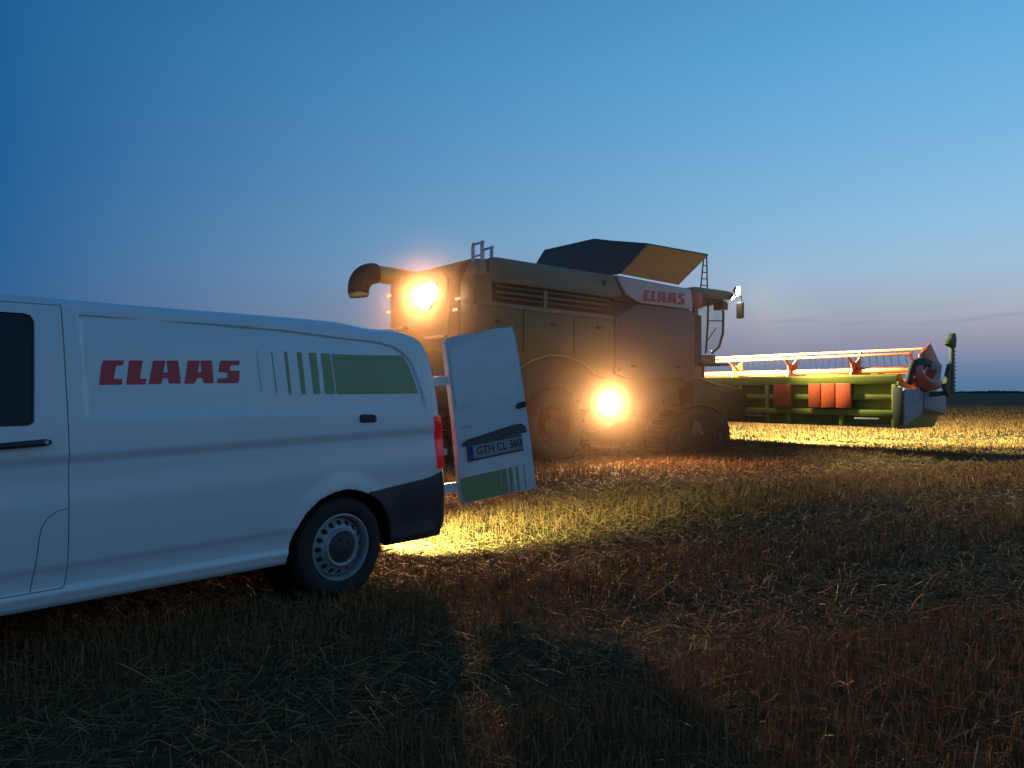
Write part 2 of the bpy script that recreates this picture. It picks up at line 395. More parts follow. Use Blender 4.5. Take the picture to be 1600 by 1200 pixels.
def build_treeline():
    g = np.random.default_rng(4); vs = []; fs = []
    for k in range(2600):
        a = R(g.uniform(-60, 60)); d = g.uniform(1500, 1700); h_ = 2.2+.5*(math.sin(a*37)+math.sin(a*91+1))+g.uniform(0, 1.2)
        cx, cy = d*math.sin(a), d*math.cos(a); r_ = g.uniform(3, 9); o = len(vs)
        for j in range(3):
            for i in range(6):
                q = i*PI/3+j; rr = r_*(1, .95, .5)[j]*g.uniform(.7, 1.2); vs.append((cx+rr*math.cos(q), cy+rr*math.sin(q), (-.5, .55, 1)[j]*h_*g.uniform(.85, 1.1)))
        for j in range(2):
            for i in range(6): fs.append((o+j*6+i, o+j*6+(i+1) % 6, o+j*6+6+(i+1) % 6, o+j*6+6+i))
        fs.append(tuple(o+12+i for i in range(6)))
    b = MB(); b.add(vs, fs); o = b.build('treeline', mat('far_trees', (.035, .05, .03), .9, var=.3, scale=.05), None)
    tag(o, 'far dark line of trees along the horizon', kind='stuff')
build_treeline()

# ------------------------------------------------------------------ van
ZK = [.28,.30,.35,.38,.50,.65,.80,.95,1.20,1.35,1.50,1.62,1.72,1.80,1.9]
YK = [.895,.915,.932,.925,.945,.957,.962,.966,.953,.940,.922,.905,.886,.868,.84]
REC = [(1.592,1.755),(1.201,1.758),(.911,1.751),(.417,1.741),(.044,1.718),(-.322,1.701),(-.46,1.675),(-.53,1.64),(-.593,1.585),(-.64,1.49),(-.687,1.355),(-.725,1.22),(1.565,1.215)]
def sdf(poly, x, z):
    P = np.array(poly); d = np.full(x.shape, 1e9); ins = np.zeros(x.shape, bool); n = len(P)
    for i in range(n):
        a, b = P[i], P[(i+1) % n]; e = b-a; wx, wz = x-a[0], z-a[1]
        t = np.clip((wx*e[0]+wz*e[1])/(e@e), 0, 1); d = np.minimum(d, np.hypot(wx-t*e[0], wz-t*e[1]))
        c = ((a[1] > z) != (b[1] > z)) & (x < (b[0]-a[0])*(z-a[1])/(b[1]-a[1]+1e-12)+a[0]); ins ^= c
    return np.where(ins, -d, d)
def sm(a, b, x):
    t = np.clip((x-a)/(b-a), 0, 1); return t*t*(3-2*t)
def side_y(x, z):
    x = np.asarray(x, float); z = np.asarray(z, float)
    zl = z.clip(.26, 1.9)
    # smoothed base curve
    y = sum(np.interp(zl+o, ZK, YK)*w for o, w in ((-.03, .25), (0, .5), (.03, .25)))
    y = np.where(z < .42, np.interp(zl, ZK, YK), y)
    zc = 1.035+.024*(1.945-x)                                  # character crease
    y = y-.016*sm(0, -.058, z-zc)*(1-sm(-.09, -.30, z-zc))
    zl2 = .497+.01*(1.945-x)
    y = y-.010*sm(0, -.05, z-zl2)*(1-sm(-.08, -.16, z-zl2))
    d = sdf(REC, x, z)
    soft = .012+.025*sm(1.56, 1.59, x)*(1-sm(1.70, 1.73, z))+.02*(1-sm(1.2, 1.3, z))
    y = y-.013*(1-sm(-soft, soft*.1, d))
    ra = np.hypot(x, z-.31)                                     # swelling round the rear arch
    y = y+.014*(1-sm(.40, .53, ra))*sm(.2, .5, z)
    rf = np.hypot(x-3.2, z-.33); y = y+.014*(1-sm(.40, .53, rf))
    y = y-.10*sm(3.3, 4.15, x)-.45*sm(3.9, 4.30, x)**2-.02*sm(-.7, -.9, x)   # plan taper to the nose
    return y
XR = ([.28,.5,.82,1.03,1.32,1.5,1.60,1.69,1.74,1.78,1.80,1.9], [-.90,-.89,-.875,-.86,-.83,-.80,-.775,-.73,-.67,-.58,-.47,-.40])
def zroof(x):
    return np.interp(x, [-.9,-.55,-.40,-.25,-.05,.3,1.0,2.0,2.5,2.8,3.5,4.05,4.22,4.32], [1.80,1.80,1.812,1.822,1.832,1.835,1.834,1.838,1.83,1.76,1.17,.98,.85,.60])
def van_shell():
    xs = np.concatenate([np.arange(-.9, 2.05, .0145), np.arange(2.08, 4.31, .045)])
    nz = 180; rings = []
    ws = np.linspace(0, 1, nz)
    for xi in xs:
        zt = float(zroof(xi)); hc = min(.085, .3*(zt-.28)); zsh = zt-hc
        z = .28+(zsh-.28)*ws
        def warp(z_):
            if xi >= 0: return xi+0*z_
            return xi*np.interp(z_, *XR)/-.9
        xw = warp(z); y = side_y(xw, z)
        # under edge roll-in
        pts = [(float(xw[0]), float(y[0])-.10, .285)]+[(float(a), float(b), float(c)) for a, b, c in zip(xw, y, z)]
        ysh = pts[-1][1]
        for k in range(1, 8):
            q = k/7*PI/2; pts.append((float(warp(np.array(zsh+hc*math.sin(q)))), ysh-.13*(1-math.cos(q)), zsh+hc*math.sin(q)))
        for k in range(1, 7):
            f_ = k/7; pts.append((pts[-1][0], (ysh-.13)*(1-f_), zt+.022*(1-(1-f_)**2)))
        rings.append(pts)
    n = len(rings[0]); full = []
    for p in rings: full.append(p+[(a, -b, c) for a, b, c in p[::-1]])
    vs = [v for r_ in full for v in r_]; m = 2*n; fs = []
    for i in range(len(full)-1):
        for k in range(m):
            k2 = (k+1) % m; fs.append((i*m+k, i*m+k2, (i+1)*m+k2, (i+1)*m+k))
    for base in (0, (len(full)-1)*m):
        for k in range(n-1):
            fs.append((base+k, base+k+1, base+m-2-k, base+m-1-k))
    me = bpy.data.meshes.new('shell'); me.from_pydata(vs, [], fs)
    bm = bmesh.new(); bm.from_mesh(me); bmesh.ops.remove_doubles(bm, verts=bm.verts, dist=1e-5); bmesh.ops.recalc_face_normals(bm, faces=bm.faces); bm.to_mesh(me); bm.free()
    return me
def project_decal(name, poly_list, material, parent, off=.0016, cell=.03, mirror=False):
    """polygons in (x,z) of the van side laid on the curved side panel with a thin edge"""
    bm = bmesh.new()
    for poly in poly_list:
        tri = geometry.tessellate_polygon([[Vector((p[0], p[1], 0)) for p in poly]])
        vv = [bm.verts.new((p[0], 0, p[1])) for p in poly]
        for t in tri: bm.faces.new([vv[i] for i in t])
    for axis, step in (((1, 0, 0), cell), ((0, 0, 1), cell)):
        lo = min(v.co.dot(Vector(axis)) for v in bm.verts); hi = max(v.co.dot(Vector(axis)) for v in bm.verts)
        q = lo+step
        while q < hi:
            bmesh.ops.bisect_plane(bm, geom=bm.verts[:]+bm.edges[:]+bm.faces[:], plane_co=Vector(axis)*q, plane_no=axis); q += step
    X = np.array([v.co.x for v in bm.verts]); Z = np.array([v.co.z for v in bm.verts]); Yv = side_y(X, Z)+off
    for v, y in zip(bm.verts, Yv): v.co.y = y*(-1 if mirror else 1)
    bmesh.ops.recalc_face_normals(bm, faces=bm.faces)
    if sum(f.normal.y for f in bm.faces)*(-1 if mirror else 1) < 0: bmesh.ops.reverse_faces(bm, faces=bm.faces)
    me = bpy.data.meshes.new(name); bm.to_mesh(me); bm.free()
    return objmesh(name, me, material, parent, 60)
def groove(pts, w=.0055, depth=.02, mirror=False):
    """thin cutter following (x,z) points on the van side"""
    P = []
    for (a, b) in zip(pts[:-1], pts[1:]):
        n = max(1, int(math.dist(a, b)/.03))
        P += [(a[0]+(b[0]-a[0])*k/n, a[1]+(b[1]-a[1])*k/n) for k in range(n)]
    P.append(pts[-1]); s_ = -1 if mirror else 1; mb = MB(); o = 0; vs = []; fs = []
    for i, p in enumerate(P):
        a, b = P[max(i-1, 0)], P[min(i+1, len(P)-1)]; t = Vector((b[0]-a[0], b[1]-a[1])).normalized(); nx, nz_ = -t.y*w/2, t.x*w/2
        y = float(side_y(p[0], p[1]))
        vs += [(p[0]+nx, s_*(y+.02), p[1]+nz_), (p[0]-nx, s_*(y+.02), p[1]-nz_), (p[0]-nx, s_*(y-depth), p[1]-nz_), (p[0]+nx, s_*(y-depth), p[1]+nz_)]
    for i in range(len(P)-1):
        for k in range(4): fs.append((i*4+k, i*4+(k+1) % 4, i*4+4+(k+1) % 4, i*4+4+k))
    fs += [(0, 1, 2, 3), tuple(len(vs)-4+k for k in range(4))]
    return mb.add(vs, fs)

LET = {
'C': [(1.473,1.517),(1.37,1.52),(1.374,1.495),(1.403,1.492),(1.41,1.487),(1.423,1.427),(1.42,1.421),(1.381,1.421),(1.384,1.391),(1.498,1.388),(1.482,1.491)],
'L': [(1.343,1.521),(1.272,1.522),(1.29,1.427),(1.287,1.423),(1.257,1.423),(1.263,1.393),(1.362,1.391)],
'A': [(1.217,1.523),(1.149,1.525),(1.163,1.468),(1.162,1.459),(1.142,1.46),(1.14,1.466),(1.143,1.521),(1.14,1.526),(1.078,1.527),(1.07,1.4),(1.136,1.398),(1.14,1.423),(1.146,1.429),(1.163,1.429),(1.17,1.423),(1.178,1.396),(1.246,1.394)],
'B': [(1.024,1.529),(.953,1.531),(.968,1.473),(.967,1.464),(.951,1.464),(.948,1.47),(.951,1.527),(.948,1.532),(.882,1.533),(.878,1.403),(.936,1.401),(.946,1.427),(.952,1.432),(.971,1.432),(.977,1.427),(.99,1.4),(1.05,1.398)],
'S': [(.824,1.535),(.709,1.538),(.715,1.512),(.765,1.509),(.773,1.502),(.776,1.484),(.772,1.478),(.714,1.478),(.722,1.417),(.733,1.405),(.859,1.403),(.851,1.431),(.799,1.433),(.793,1.438),(.791,1.46),(.795,1.466),(.846,1.467),(.835,1.525)]}

def road_wheel(parent, x, y, side):
    """side=+1: outer face towards +y"""
    s = side; c = (x, y, .33)
    prof = [(.215,-.17),(.235,-.20),(.30,-.208),(.322,-.19),(.33,-.15),(.33,-.05),(.322,-.012),(.30,.004),(.262,.006),(.235,-.004),(.218,-.018)]
    w = MB().lathe([(r_, h_*s) for r_, h_ in prof], c=c, n=64).build('wheel', M['black'], parent, 35)
    rim = MB().lathe([(r_, h_*s) for r_, h_ in [(.216,-.17),(.20,-.165),(.196,-.06),(.203,-.014),(.211,-.006),(.220,-.008),(.222,-.016),(.219,-.02)]], c=c, n=64)
    # dished face with a ring of round holes
    nh = 16; ri, ro, rc, rh = .128, .186, .159, .0175
    hz = lambda r_: (-.012-.042*sm(.125, .19, r_)) if r_ > .12 else -.012
    for k in range(nh):
        a0 = 2*PI*k/nh; da = PI/nh; outer = []; inner = []
        for j in range(16):
            q = 2*PI*j/16; cx, cy = math.cos(q), math.sin(q); inner.append((rc+rh*cx, rh*cy/rc))
            m_ = max(abs(cx), abs(cy)); ex, ey = cx/m_, cy/m_
            outer.append((rc+ex*((ro-rc) if ex > 0 else (rc-ri)), ey*da))
        vs = []
        for rr, aa in outer+inner+inner:
            vs.append([rr, a0+aa])
        v3 = [(c[0]+r_*math.cos(a), c[1]+s*(float(hz(r_))-(.02 if i >= 32 else 0)), c[2]+r_*math.sin(a)) for i, (r_, a) in enumerate(vs)]
        rim.add(v3, [(j, (j+1) % 16, 16+(j+1) % 16, 16+j) for j in range(16)]+[(16+j, 16+(j+1) % 16, 32+(j+1) % 16, 32+j) for j in range(16)])
    rim.lathe([(r_, h_*s) for r_, h_ in [(.196,-.075),(.186,-.055)]], c=c, n=64)
    rim.lathe([(r_, h_*s) for r_, h_ in [(.129,-.012),(.124,.0),(.115,.006),(.105,.003),(.098,-.01)]], c=c, n=64)
    rim.build('rim', M['rim'], w, 40)
    hub = MB().lathe([(r_, h_*s) for r_, h_ in [(.099,-.012),(.094,-.004),(.05,.004),(.03,.010),(.001,.012)]], c=c, n=48)
    for k in range(5):
        a = 2*PI*k/5; hub.lathe([(r_, h_*s) for r_, h_ in [(.012,-.006),(.012,.012),(.001,.014)]], c=(c[0]+.056*math.cos(a), c[1], c[2]+.056*math.sin(a)), n=6)
    hub.build('hub_cap', M['vandark'], w, 40)
    MB().lathe([(.19,-.15*s),(.001,-.15*s)], c=c, n=32).build('brake_disc', M['gap'], w, 40)
    return w

def build_van():
    root = empty('panel_van', (VO[0], VO[1], 0), VR, 'white panel van with red lettering and green stripes, left rear door swung open', 'van')
    shell = van_shell()
    cut = []
    for s_ in (1, -1):
        for x in (0, 3.2):
            cut.append(MB().lathe([(.0001, 0), (.402, 0), (.402, .5), (.0001, .5)], c=(x, .62 if s_ > 0 else -1.12, .31), n=72))
    win = [(1.80,1.205),(1.786,1.70),(1.80,1.728),(1.83,1.738),(2.45,1.735),(2.62,1.68),(3.0,1.20),(2.9,1.175),(1.82,1.188)]
    low = [(-.30,.20),(-.165,.60),(-.165,.675),(-.27,.675),(-.70,.72),(-.80,.737),(-1.0,.79),(-1.0,.20)]
    cut += [MB().prism(win, 'y', .5, 1.2), MB().prism(win, 'y', -1.2, -.5)]
    cut.append(MB().box((-1.3, -.80, .76), (1.50, .80, 1.73)))
    cut.append(MB().box((-1.31, -.56, .56), (1.49, .56, .80)))                       # load space
    cut.append(MB().box((1.60, -.82, .50), (3.0, .82, 1.72)))                        # cab
    cut.append(MB().prism([(2.52, 1.80), (3.42, 1.19), (3.1, 1.05), (2.4, 1.70)], 'y', -.70, .70))  # windscreen opening
    gap_r = [(1.663,1.80),(1.657,1.392),(1.651,1.193),(1.646,1.008),(1.648,.752),(1.646,.46),(1.652,.385),(1.67,.37)]
    gap_t = [(1.66,1.79),(2.42,1.79)]; gap_b = [(1.66,.371),(2.76,.371)]
    flap = [(1.650,.774),(1.70,.762),(1.745,.731),(1.768,.69),(1.777,.641),(1.79,.50),(1.805,.376)]
    for mi in (False, True):
        for g in (gap_r, gap_t, gap_b, flap if not mi else None):
            if g: cut.append(groove(g, mirror=mi))
    body = boolean(shell, cut)
    was = [p.material_index for p in body.polygons]
    b = objmesh('body', body, M['van'], root, 32)
    for p, w_ in zip(body.polygons, was): p.material_index = 2 if w_ else 0
    body.materials.append(M['vandark'])                                              # unpainted plastic behind and below the bumper
    body.materials.append(M['gap'])
    for p in body.polygons:
        c = p.center
        if abs(c.y) > .55 and min(math.hypot(c.x, c.z-.31), math.hypot(c.x-3.2, c.z-.31)) < .4035: p.material_index = 2; continue
        if c.x < -.165 and abs(c.y) > .50 and c.z < np.interp(c.x, [-.93,-.80,-.70,-.27,-.16], [.79,.737,.72,.675,.67]): p.material_index = 1
        elif c.x < -.80 and c.z < .60: p.material_index = 1
    MB().box((-.8, -.75, .30), (3.9, .75, .40)).build('underbody', M['gap'], root)
    for mi in (1, -1):
        g = [(x, z) for x, z in win]; gl = MB().prism([(x, z) for x, z in g], 'y', .885*mi, .878*mi)
        # window follows the lean of the door
        gl.v = [(x, y-mi*.115*(z-1.19), z) for x, y, z in [(a, yy+mi*.045, c) for a, yy, c in gl.v]]
        gl.build('door_window', M['glass'], root)
    ws_ = MB(); vs = []; fs = []; nx, ny = 14, 13
    for x in np.linspace(2.66, 3.50, nx):
        zt = float(zroof(x)); hc = min(.085, .3*(zt-.28)); yt = float(side_y(x, zt-hc))-.13
        for k in range(ny):
            y = yt*.97*(2*k/(ny-1)-1); vs.append((x, y, zt+.022*(1-(y/yt)**2)+.009))
    for i in range(nx-1):
        for k in range(ny-1): fs.append((i*ny+k, i*ny+k+1, (i+1)*ny+k+1, (i+1)*ny+k))
    ws_.add(vs, fs).build('windscreen', M['glass'], root, 60)
    for mi in (False, True):
        s_ = -1 if mi else 1
        project_decal('headlight', [[(3.80,.86),(3.95,.905),(4.12,.90),(4.24,.80),(4.25,.70),(4.10,.68),(3.92,.74)]], M['tailclear'], root, off=.012, mirror=mi)
        project_decal('front_bumper_corner', [[(3.62,.30),(3.64,.42),(3.75,.52),(4.26,.54),(4.28,.31)]], M['vandark'], root, off=.008, mirror=mi)
        mr = MB().box((3.00, s_*.95, 1.16), (3.06, s_*1.04, 1.22)).build('mirror_arm', M['vandark'], root, bevel=.008)
        MB().box((2.98, s_*1.03, 1.16), (3.12, s_*1.20, 1.42)).build('mirror_housing', M['vandark'], mr, bevel=.03)
    MB().box((4.285, -.36, .56), (4.325, .36, .72)).box((4.285, -.38, .30), (4.33, .38, .48)).build('grille', M['vandark'], root, bevel=.012)
    # wheel housings
    for s_ in (1, -1):
        for x in (0, 3.2):
            MB().lathe([(r_, h_*s_) for r_, h_ in [(.39, .82), (.395, .60), (.0001, .60)]], c=(x, 0, .31), n=48).build('wheel_arch_liner', M['gap'], root, 40)
    for x in (0, 3.2): road_wheel(root, x, .935, 1); road_wheel(root, x, -.935, -1)
    # lettering and stripes, on both flanks
    for k in 'CLABS': project_decal('letter', [LET[k]], M['red'], root)
    bars = [[(.597,1.605),(.594,1.605),(.579,1.35),(.582,1.35)], [(.499,1.601),(.492,1.601),(.476,1.346),(.483,1.346)],
            [(.410,1.605),(.388,1.605),(.375,1.338),(.395,1.338)], [(.320,1.604),(.286,1.604),(.272,1.338),(.306,1.338)],
            [(.232,1.604),(.176,1.604),(.166,1.338),(.216,1.338)], [(.143,1.603),(.072,1.603),(.051,1.338),(.131,1.338)]]
    for bb in bars: project_decal('green_stripe', [bb], M['green'], root)
    project_decal('green_stripe', [[(.062,1.602),(-.20,1.604),(-.535,1.612),(-.575,1.56),(-.60,1.51),(-.64,1.40),(-.656,1.341),(-.3,1.339),(.041,1.338)]], M['green'], root)
    def flip(p): return [(1.42-a*.55+0, b) for a, b in p]
    for k in 'CLABS': project_decal('letter', [[(1.8-a*.85, b) for a, b in LET[k]]], M['red'], root, mirror=True)
    # door handle, sliding rail cap, mirror
    h = MB(); ya = float(side_y(1.8, 1.10))
    h.tube([(1.738, ya+.012, 1.105), (1.76, ya+.028, 1.106), (1.85, ya+.034, 1.102), (1.95, ya+.030, 1.096), (1.985, ya+.008, 1.090)], [.012, .017, .017, .016, .012], 12)
    hd = h.build('door_handle', M['vandark'], root, 50)
    MB().lathe([(.001,.004),(.008,.004),(.010,0)], c=(1.762, ya+.045, 1.107), n=16).build('lock_cylinder', M['metal'], hd, 50)
    yb = float(side_y(-.19, 1.17))
    rc = MB().prism([(-.125,1.155),(-.125,1.195),(-.14,1.203),(-.235,1.199),(-.255,1.190),(-.258,1.158),(-.245,1.146),(-.14,1.146)], 'y', yb-.004, yb+.012).build('rail_cover', M['vandark'], root, 40, bevel=.004)
    # bumper: plastic corner wrapping from arch to tail
    for s_ in (1, -1):
        top = lambda x: np.interp(x, [-.93,-.80,-.70,-.27,-.16], [.80,.745,.728,.683,.678])
        bm_ = MB(); ring = []
        path = [(x, None) for x in np.linspace(-.165, -.84, 24)]
        P = []
        for x, _ in path: P.append((x, 'side'))
        cols = []
        for x, _ in P: cols.append((float(x), float(side_y(x, .55))+.007, float(top(x)), 0))
        yc = cols[-1][1]
        for q in np.linspace(.15, PI/2, 9)[0:]:
            cols.append((-.84-.105*math.sin(q), yc-.105*(1-math.cos(q)), float(top(-.84-.09*math.sin(q)))+.0, 1))
        for yy in np.linspace(yc-.2, 0, 6): cols.append((-.953, yy, .50, 1))
        Z = [0, .04, .12, .25, .4, .55, .7, .82, .92, 1]
        vs = []
        for (x, y, zt, c_) in cols:
            zb = .272+.02*(max(0, -.4-x)/.5)+(.0 if not c_ else .03)
            for u in Z:
                z = zb+(zt-zb)*u; inn = .035*max(0, (.12-u)/.12)**2+.006*max(0, (u-.9)/.1)
                dx = .02*math.sin(PI*u)*c_
                # arch cut-out
                xx = x
                ra = math.hypot(x, z-.31)
                if not c_:
                    lim = -math.sqrt(max(0, .412**2-(z-.31)**2)) if abs(z-.31) < .412 else 0
                    xx = min(x, lim) if lim else x
                yy = y if c_ else float(side_y(xx, z))+.007
                vs.append((xx-dx, s_*(yy-inn), z))
        nzz = len(Z); n1 = len(vs)
        vs2 = [(a*.955 if a < -.8 else a, b_-s_*.05, c2) for a, b_, c2 in vs]
        fs = []
        for i in range(len(cols)-1):
            for k in range(nzz-1):
                q = (i*nzz+k, i*nzz+k+1, (i+1)*nzz+k+1, (i+1)*nzz+k); fs.append(q); fs.append(tuple(n1+t for t in q[::-1]))
            for k in (0, nzz-1):
                fs.append((i*nzz+k, (i+1)*nzz+k, n1+(i+1)*nzz+k, n1+i*nzz+k))
        for k in range(nzz-1): fs.append((k, k+1, n1+k+1, n1+k))
        bm_.add(vs+vs2, fs); bm_.build('bumper', M['vandark'], root, 40)
    # tail lamps
    for s_ in (1, -1):
        zs = np.linspace(.79, 1.175, 12); vs = []; fs = []
        for z in zs:
            xr = float(np.interp(z, *XR)); y = float(side_y(xr+.05, z)); bz = .012*math.sin(PI*(z-.79)/.385)
            vs += [(xr+.055, s_*(y+.005), z), (xr+.02, s_*(y+.010), z), (xr-.02-bz, s_*(y-.004), z), (xr-.045-bz, s_*(y-.05), z), (xr-.045-bz, s_*(y-.11), z), (xr+.03, s_*(y-.11), z)]
        for i in range(11):
            for k in range(6): fs.append((i*6+k, i*6+(k+1) % 6, i*6+6+(k+1) % 6, i*6+6+k))
        fs += [(0,1,2,3,4,5), tuple(66+k for k in range(6))]
        tl = MB().add(vs, fs).build('tail_light', M['tailred'], root, 40)
        z0 = .905; xr = float(np.interp(z0, *XR)); y = float(side_y(xr, z0))
        MB().box((xr-.068, s_*(y-.106), z0-.022), (xr-.030, s_*(y-.004), z0+.022)).build('reversing_lens', M['tailclear'], tl, bevel=.004)
        MB().box((xr-.060, s_*(y-.106), 1.055), (xr-.024, s_*(y+.001), 1.068)).build('lamp_divider', M['gap'], tl)
    # rear doors: quad solved from the hinge line, then swung outwards
    def rear_door(s_, swing, full):
        Pb = Vector((-1.0454, .97866*1, .49917)); hl = 1.28519; rake = R(6.1749); roll = .04067704; wd = .64115; sag = .0370854
        a = Vector((math.sin(rake), -math.sin(roll), math.cos(rake))).normalized()
        Fb = Pb+Vector((-sag, -wd, 0)); Pt = Pb+a*hl; Ft = Pb+Vector((math.tan(rake)*hl, 0, hl))+Vector((-sag, -wd, 0))
        Rm = Matrix.Rotation(swing, 4, a)
        def S(u, v, o=0):
            p = (Pb*(1-u)+Fb*u)*(1-v)+(Pt*(1-u)+Ft*u)*v
            nrm = (Fb-Pb).cross(Pt-Pb).normalized()
            if nrm.x > 0: nrm = -nrm
            p = p+nrm*(o+.028*math.sin(PI*min(1, v*.9+.05))-.014)
            q = Rm @ (p-Pb)+Pb
            return (q.x, q.y*s_, q.z)
        def panel(name, poly, o, thick, material, parent, n=10, bevel=0, smooth=35):
            bm = bmesh.new(); vv = [bm.verts.new((p[0], p[1], 0)) for p in poly]
            bm.faces.new(vv)
            for k in range(1, n): bmesh.ops.bisect_plane(bm, geom=bm.verts[:]+bm.edges[:]+bm.faces[:], plane_co=(0, k/n, 0), plane_no=(0, 1, 0))
            for k in range(1, 6): bmesh.ops.bisect_plane(bm, geom=bm.verts[:]+bm.edges[:]+bm.faces[:], plane_co=(k/6, 0, 0), plane_no=(1, 0, 0))
            r_ = bmesh.ops.extrude_face_region(bm, geom=bm.faces[:])
            for g in r_['geom']:
                if isinstance(g, bmesh.types.BMVert): g.co.z = 1
            bmesh.ops.recalc_face_normals(bm, faces=bm.faces)
            if bevel: pass
            for v in bm.verts: v.co = Vector(S(v.co.x, v.co.y, o+(thick if v.co.z < .5 else 0)))
            if bevel:
                ed = [e for e in bm.edges if len(e.link_faces) == 2 and e.calc_face_angle(0) > R(50)]
                bmesh.ops.bevel(bm, geom=ed, offset=bevel, segments=3, profile=.5, affect='EDGES', clamp_overlap=True)
            bmesh.ops.recalc_face_normals(bm, faces=bm.faces)
            me = bpy.data.meshes.new(name); bm.to_mesh(me); bm.free(); return objmesh(name, me, material, parent, smooth)
        out = [(.10,0),(.90,-.004),(.985,.0),(1,.03),(1.0,.30),(1.0,.60),(1.0,.93),(.985,.992),(.5,.985),(.03,.978),(0,.95),(0,.5),(0,.10),(.012,.05),(.045,.012)]
        # thick=-.05 : inward; outer face at o=0
        d = panel('rear_door', out, 0, -.045, M['van'], root, 14, bevel=.010)
        ins = panel('door_lining', [(.12,.06),(.9,.06),(.9,.9),(.12,.9)], -.046, -.012, M['cargo'], d, 6)
        if not full: return d, S
        # raised glass-shaped pressing and lower recess
        panel('window_pressing', [(.07,.56),(.5,.578),(.955,.585),(.955,.935),(.4,.925),(.09,.915),(.055,.89),(.05,.60)], .003, -.006, M['van'], d, 14, bevel=.002)
        panel('door_seam', [(.35,.948),(.99,.955),(.99,.9515),(.35,.9445)], .0008, -.002, M['gap'], d, 14)
        lb = panel('plate_lamp_bar', [(.075,.345),(.10,.362),(.15,.375),(.80,.410),(.90,.408),(.955,.388),(.965,.352),(.90,.350),(.86,.349),(.14,.336)], .012, -.02, M['platebar'], d, 8, bevel=.003)
        pf = panel('plate_frame', [(.135,.245),(.885,.245),(.885,.343),(.135,.343)], .010, -.012, M['platebar'], d, 3, bevel=.002)
        panel('number_plate', [(.150,.256),(.872,.256),(.872,.334),(.150,.334)], .0125, -.004, M['plate'], pf, 3)
        panel('country_band', [(.152,.258),(.205,.258),(.205,.332),(.152,.332)], .0138, -.002, M['blue'], pf, 3)
        def put_text(body, size, uc, vc, o, material, parent, name, sx=1, sy=1):
            me = text_mesh(body, size)
            W_, H_ = wd, hl
            for v in me.vertices:
                u = uc+v.co.x*sx/W_; vv = vc+v.co.y*sy/H_
                v.co = Vector(S(u, vv, o+v.co.z))
            return objmesh(name, me, material, parent, None)
        put_text('GTH CL 360', .098, .562, .295, .0145, M['ink'], pf, 'plate_lettering', .76, .92)
        put_text('D', .03, .178, .273, .0158, M['plate'], pf, 'country_letter')
        put_text('VITO', .030, .165, .448, .0025, M['metal'], d, 'badge', 1.35, .8)
        panel('door_handle', [(.865,.508),(.89,.498),(1.0,.502),(1.0,.536),(.90,.535),(.87,.524)], .012, -.02, M['vandark'], d, 2, bevel=.003)
        for k, (a0, a1) in enumerate([(.02,.545),(.557,.632),(.662,.71),(.762,.792),(.870,.880)]):
            P_ = [(a0,.0),(a1,.0),(a1,.157),(a0,.157)] if k else [(.11,.004),(a1,.0),(a1,.157),(.006,.157),(.006,.11),(.018,.055),(.05,.016)]
            panel('green_stripe', [(u, max(.006, v)) for u, v in P_], .0042, -.004, M['green'], d, 14)
        return d, S
    d, S = rear_door(1, R(-106.93), True)
    rear_door(-1, R(-115), False)
    for v_, zb in ((.735, 1.45), (.105, .66)):
        q = Vector(S(.02, v_, -.02)); xr = float(np.interp(zb, *XR)); bp = Vector((xr+.02, float(side_y(xr, zb))-.05, q.z-.01))
        hg = MB(); e = q+Vector((.0, -.0, 0))
        mid = Vector((min(bp.x, q.x)-.01, (bp.y+q.y)/2+.01, q.z))
        for A_, B_ in ((bp, mid), (mid, e)):
            dn = (B_-A_); nn = Vector((-dn.y, dn.x, 0)).normalized()*.016; up = Vector((0, 0, .035))
            hg.hexa([A_-nn-up, B_-nn-up, B_+nn-up, A_+nn-up, A_-nn+up, B_-nn+up, B_+nn+up, A_+nn+up])
        hg.tube([mid-Vector((0, 0, .05)), mid+Vector((0, 0, .05))], .013, 10)
        hg.build('door_hinge', M['van'], root)
    # loading sill and opening frame
    MB().box((-.93, -.72, .50), (-.86, .72, .545)).build('loading_sill', M['vandark'], root, bevel=.006)
    # work light under the loading sill, shielded from above
    lp = MB().box((-1.04, -.16, .475), (-.90, .16, .50)).box((-.955, -.10, .42), (-.90, .10, .475)).build('rear_step_light', M['vandark'], root, bevel=.004)
    MB().box((-.963, -.08, .43), (-.956, .08, .465)).build('lamp_lens', mat('step_lamp_glow', (.9, .9, .8), .4, emit=((1, .95, .62), 12)), lp)
    return root, lp
VAN, VLAMP = build_van()
spot('step_lamp_light', VLAMP, (-.97, .0, .45), (-1, .02, -.72), 1900, (.82, 1, .40), 76, .55, .02)

# ------------------------------------------------------------------ combine harvester (x forward, y left, z up; y=0 is the right flank)
def lamp_unit(parent, loc, direction, r=.075, power=60, color=(1, .62, .28), cone=150, estr=60, name='work_lamp', lens=None, blend=.6, soft=.05):
    d = Vector(direction).normalized(); q = d.to_track_quat('Z', 'Y')
    hb = MB().lathe([(r*.45, -r*.9), (r*.9, -r*.55), (r*1.12, -.01), (r*1.12, .012), (r*.98, .014)], 'z', n=24)
    hb.f.append(tuple(k*5 for k in range(24)))
    hb.v = [tuple(q @ Vector(v)+Vector(loc)) for v in hb.v]
    o = hb.build(name, M['cdark'], parent, 40)
    ln = MB().lathe([(r*.98, .006), (r*.7, .02), (r*.35, .03), (.001, .033)], 'z', n=24)
    ln.v = [tuple(q @ Vector(v)+Vector(loc)) for v in ln.v]
    ln.build('lamp_lens', mat('lamp_glow', (1, .9, .7), .3, emit=(lens or color, estr)), o, 60)
    if power: spot('work_light', o, Vector(loc)+d*max(.06, soft*1.0), d, power, color, cone, blend, soft)
    return o

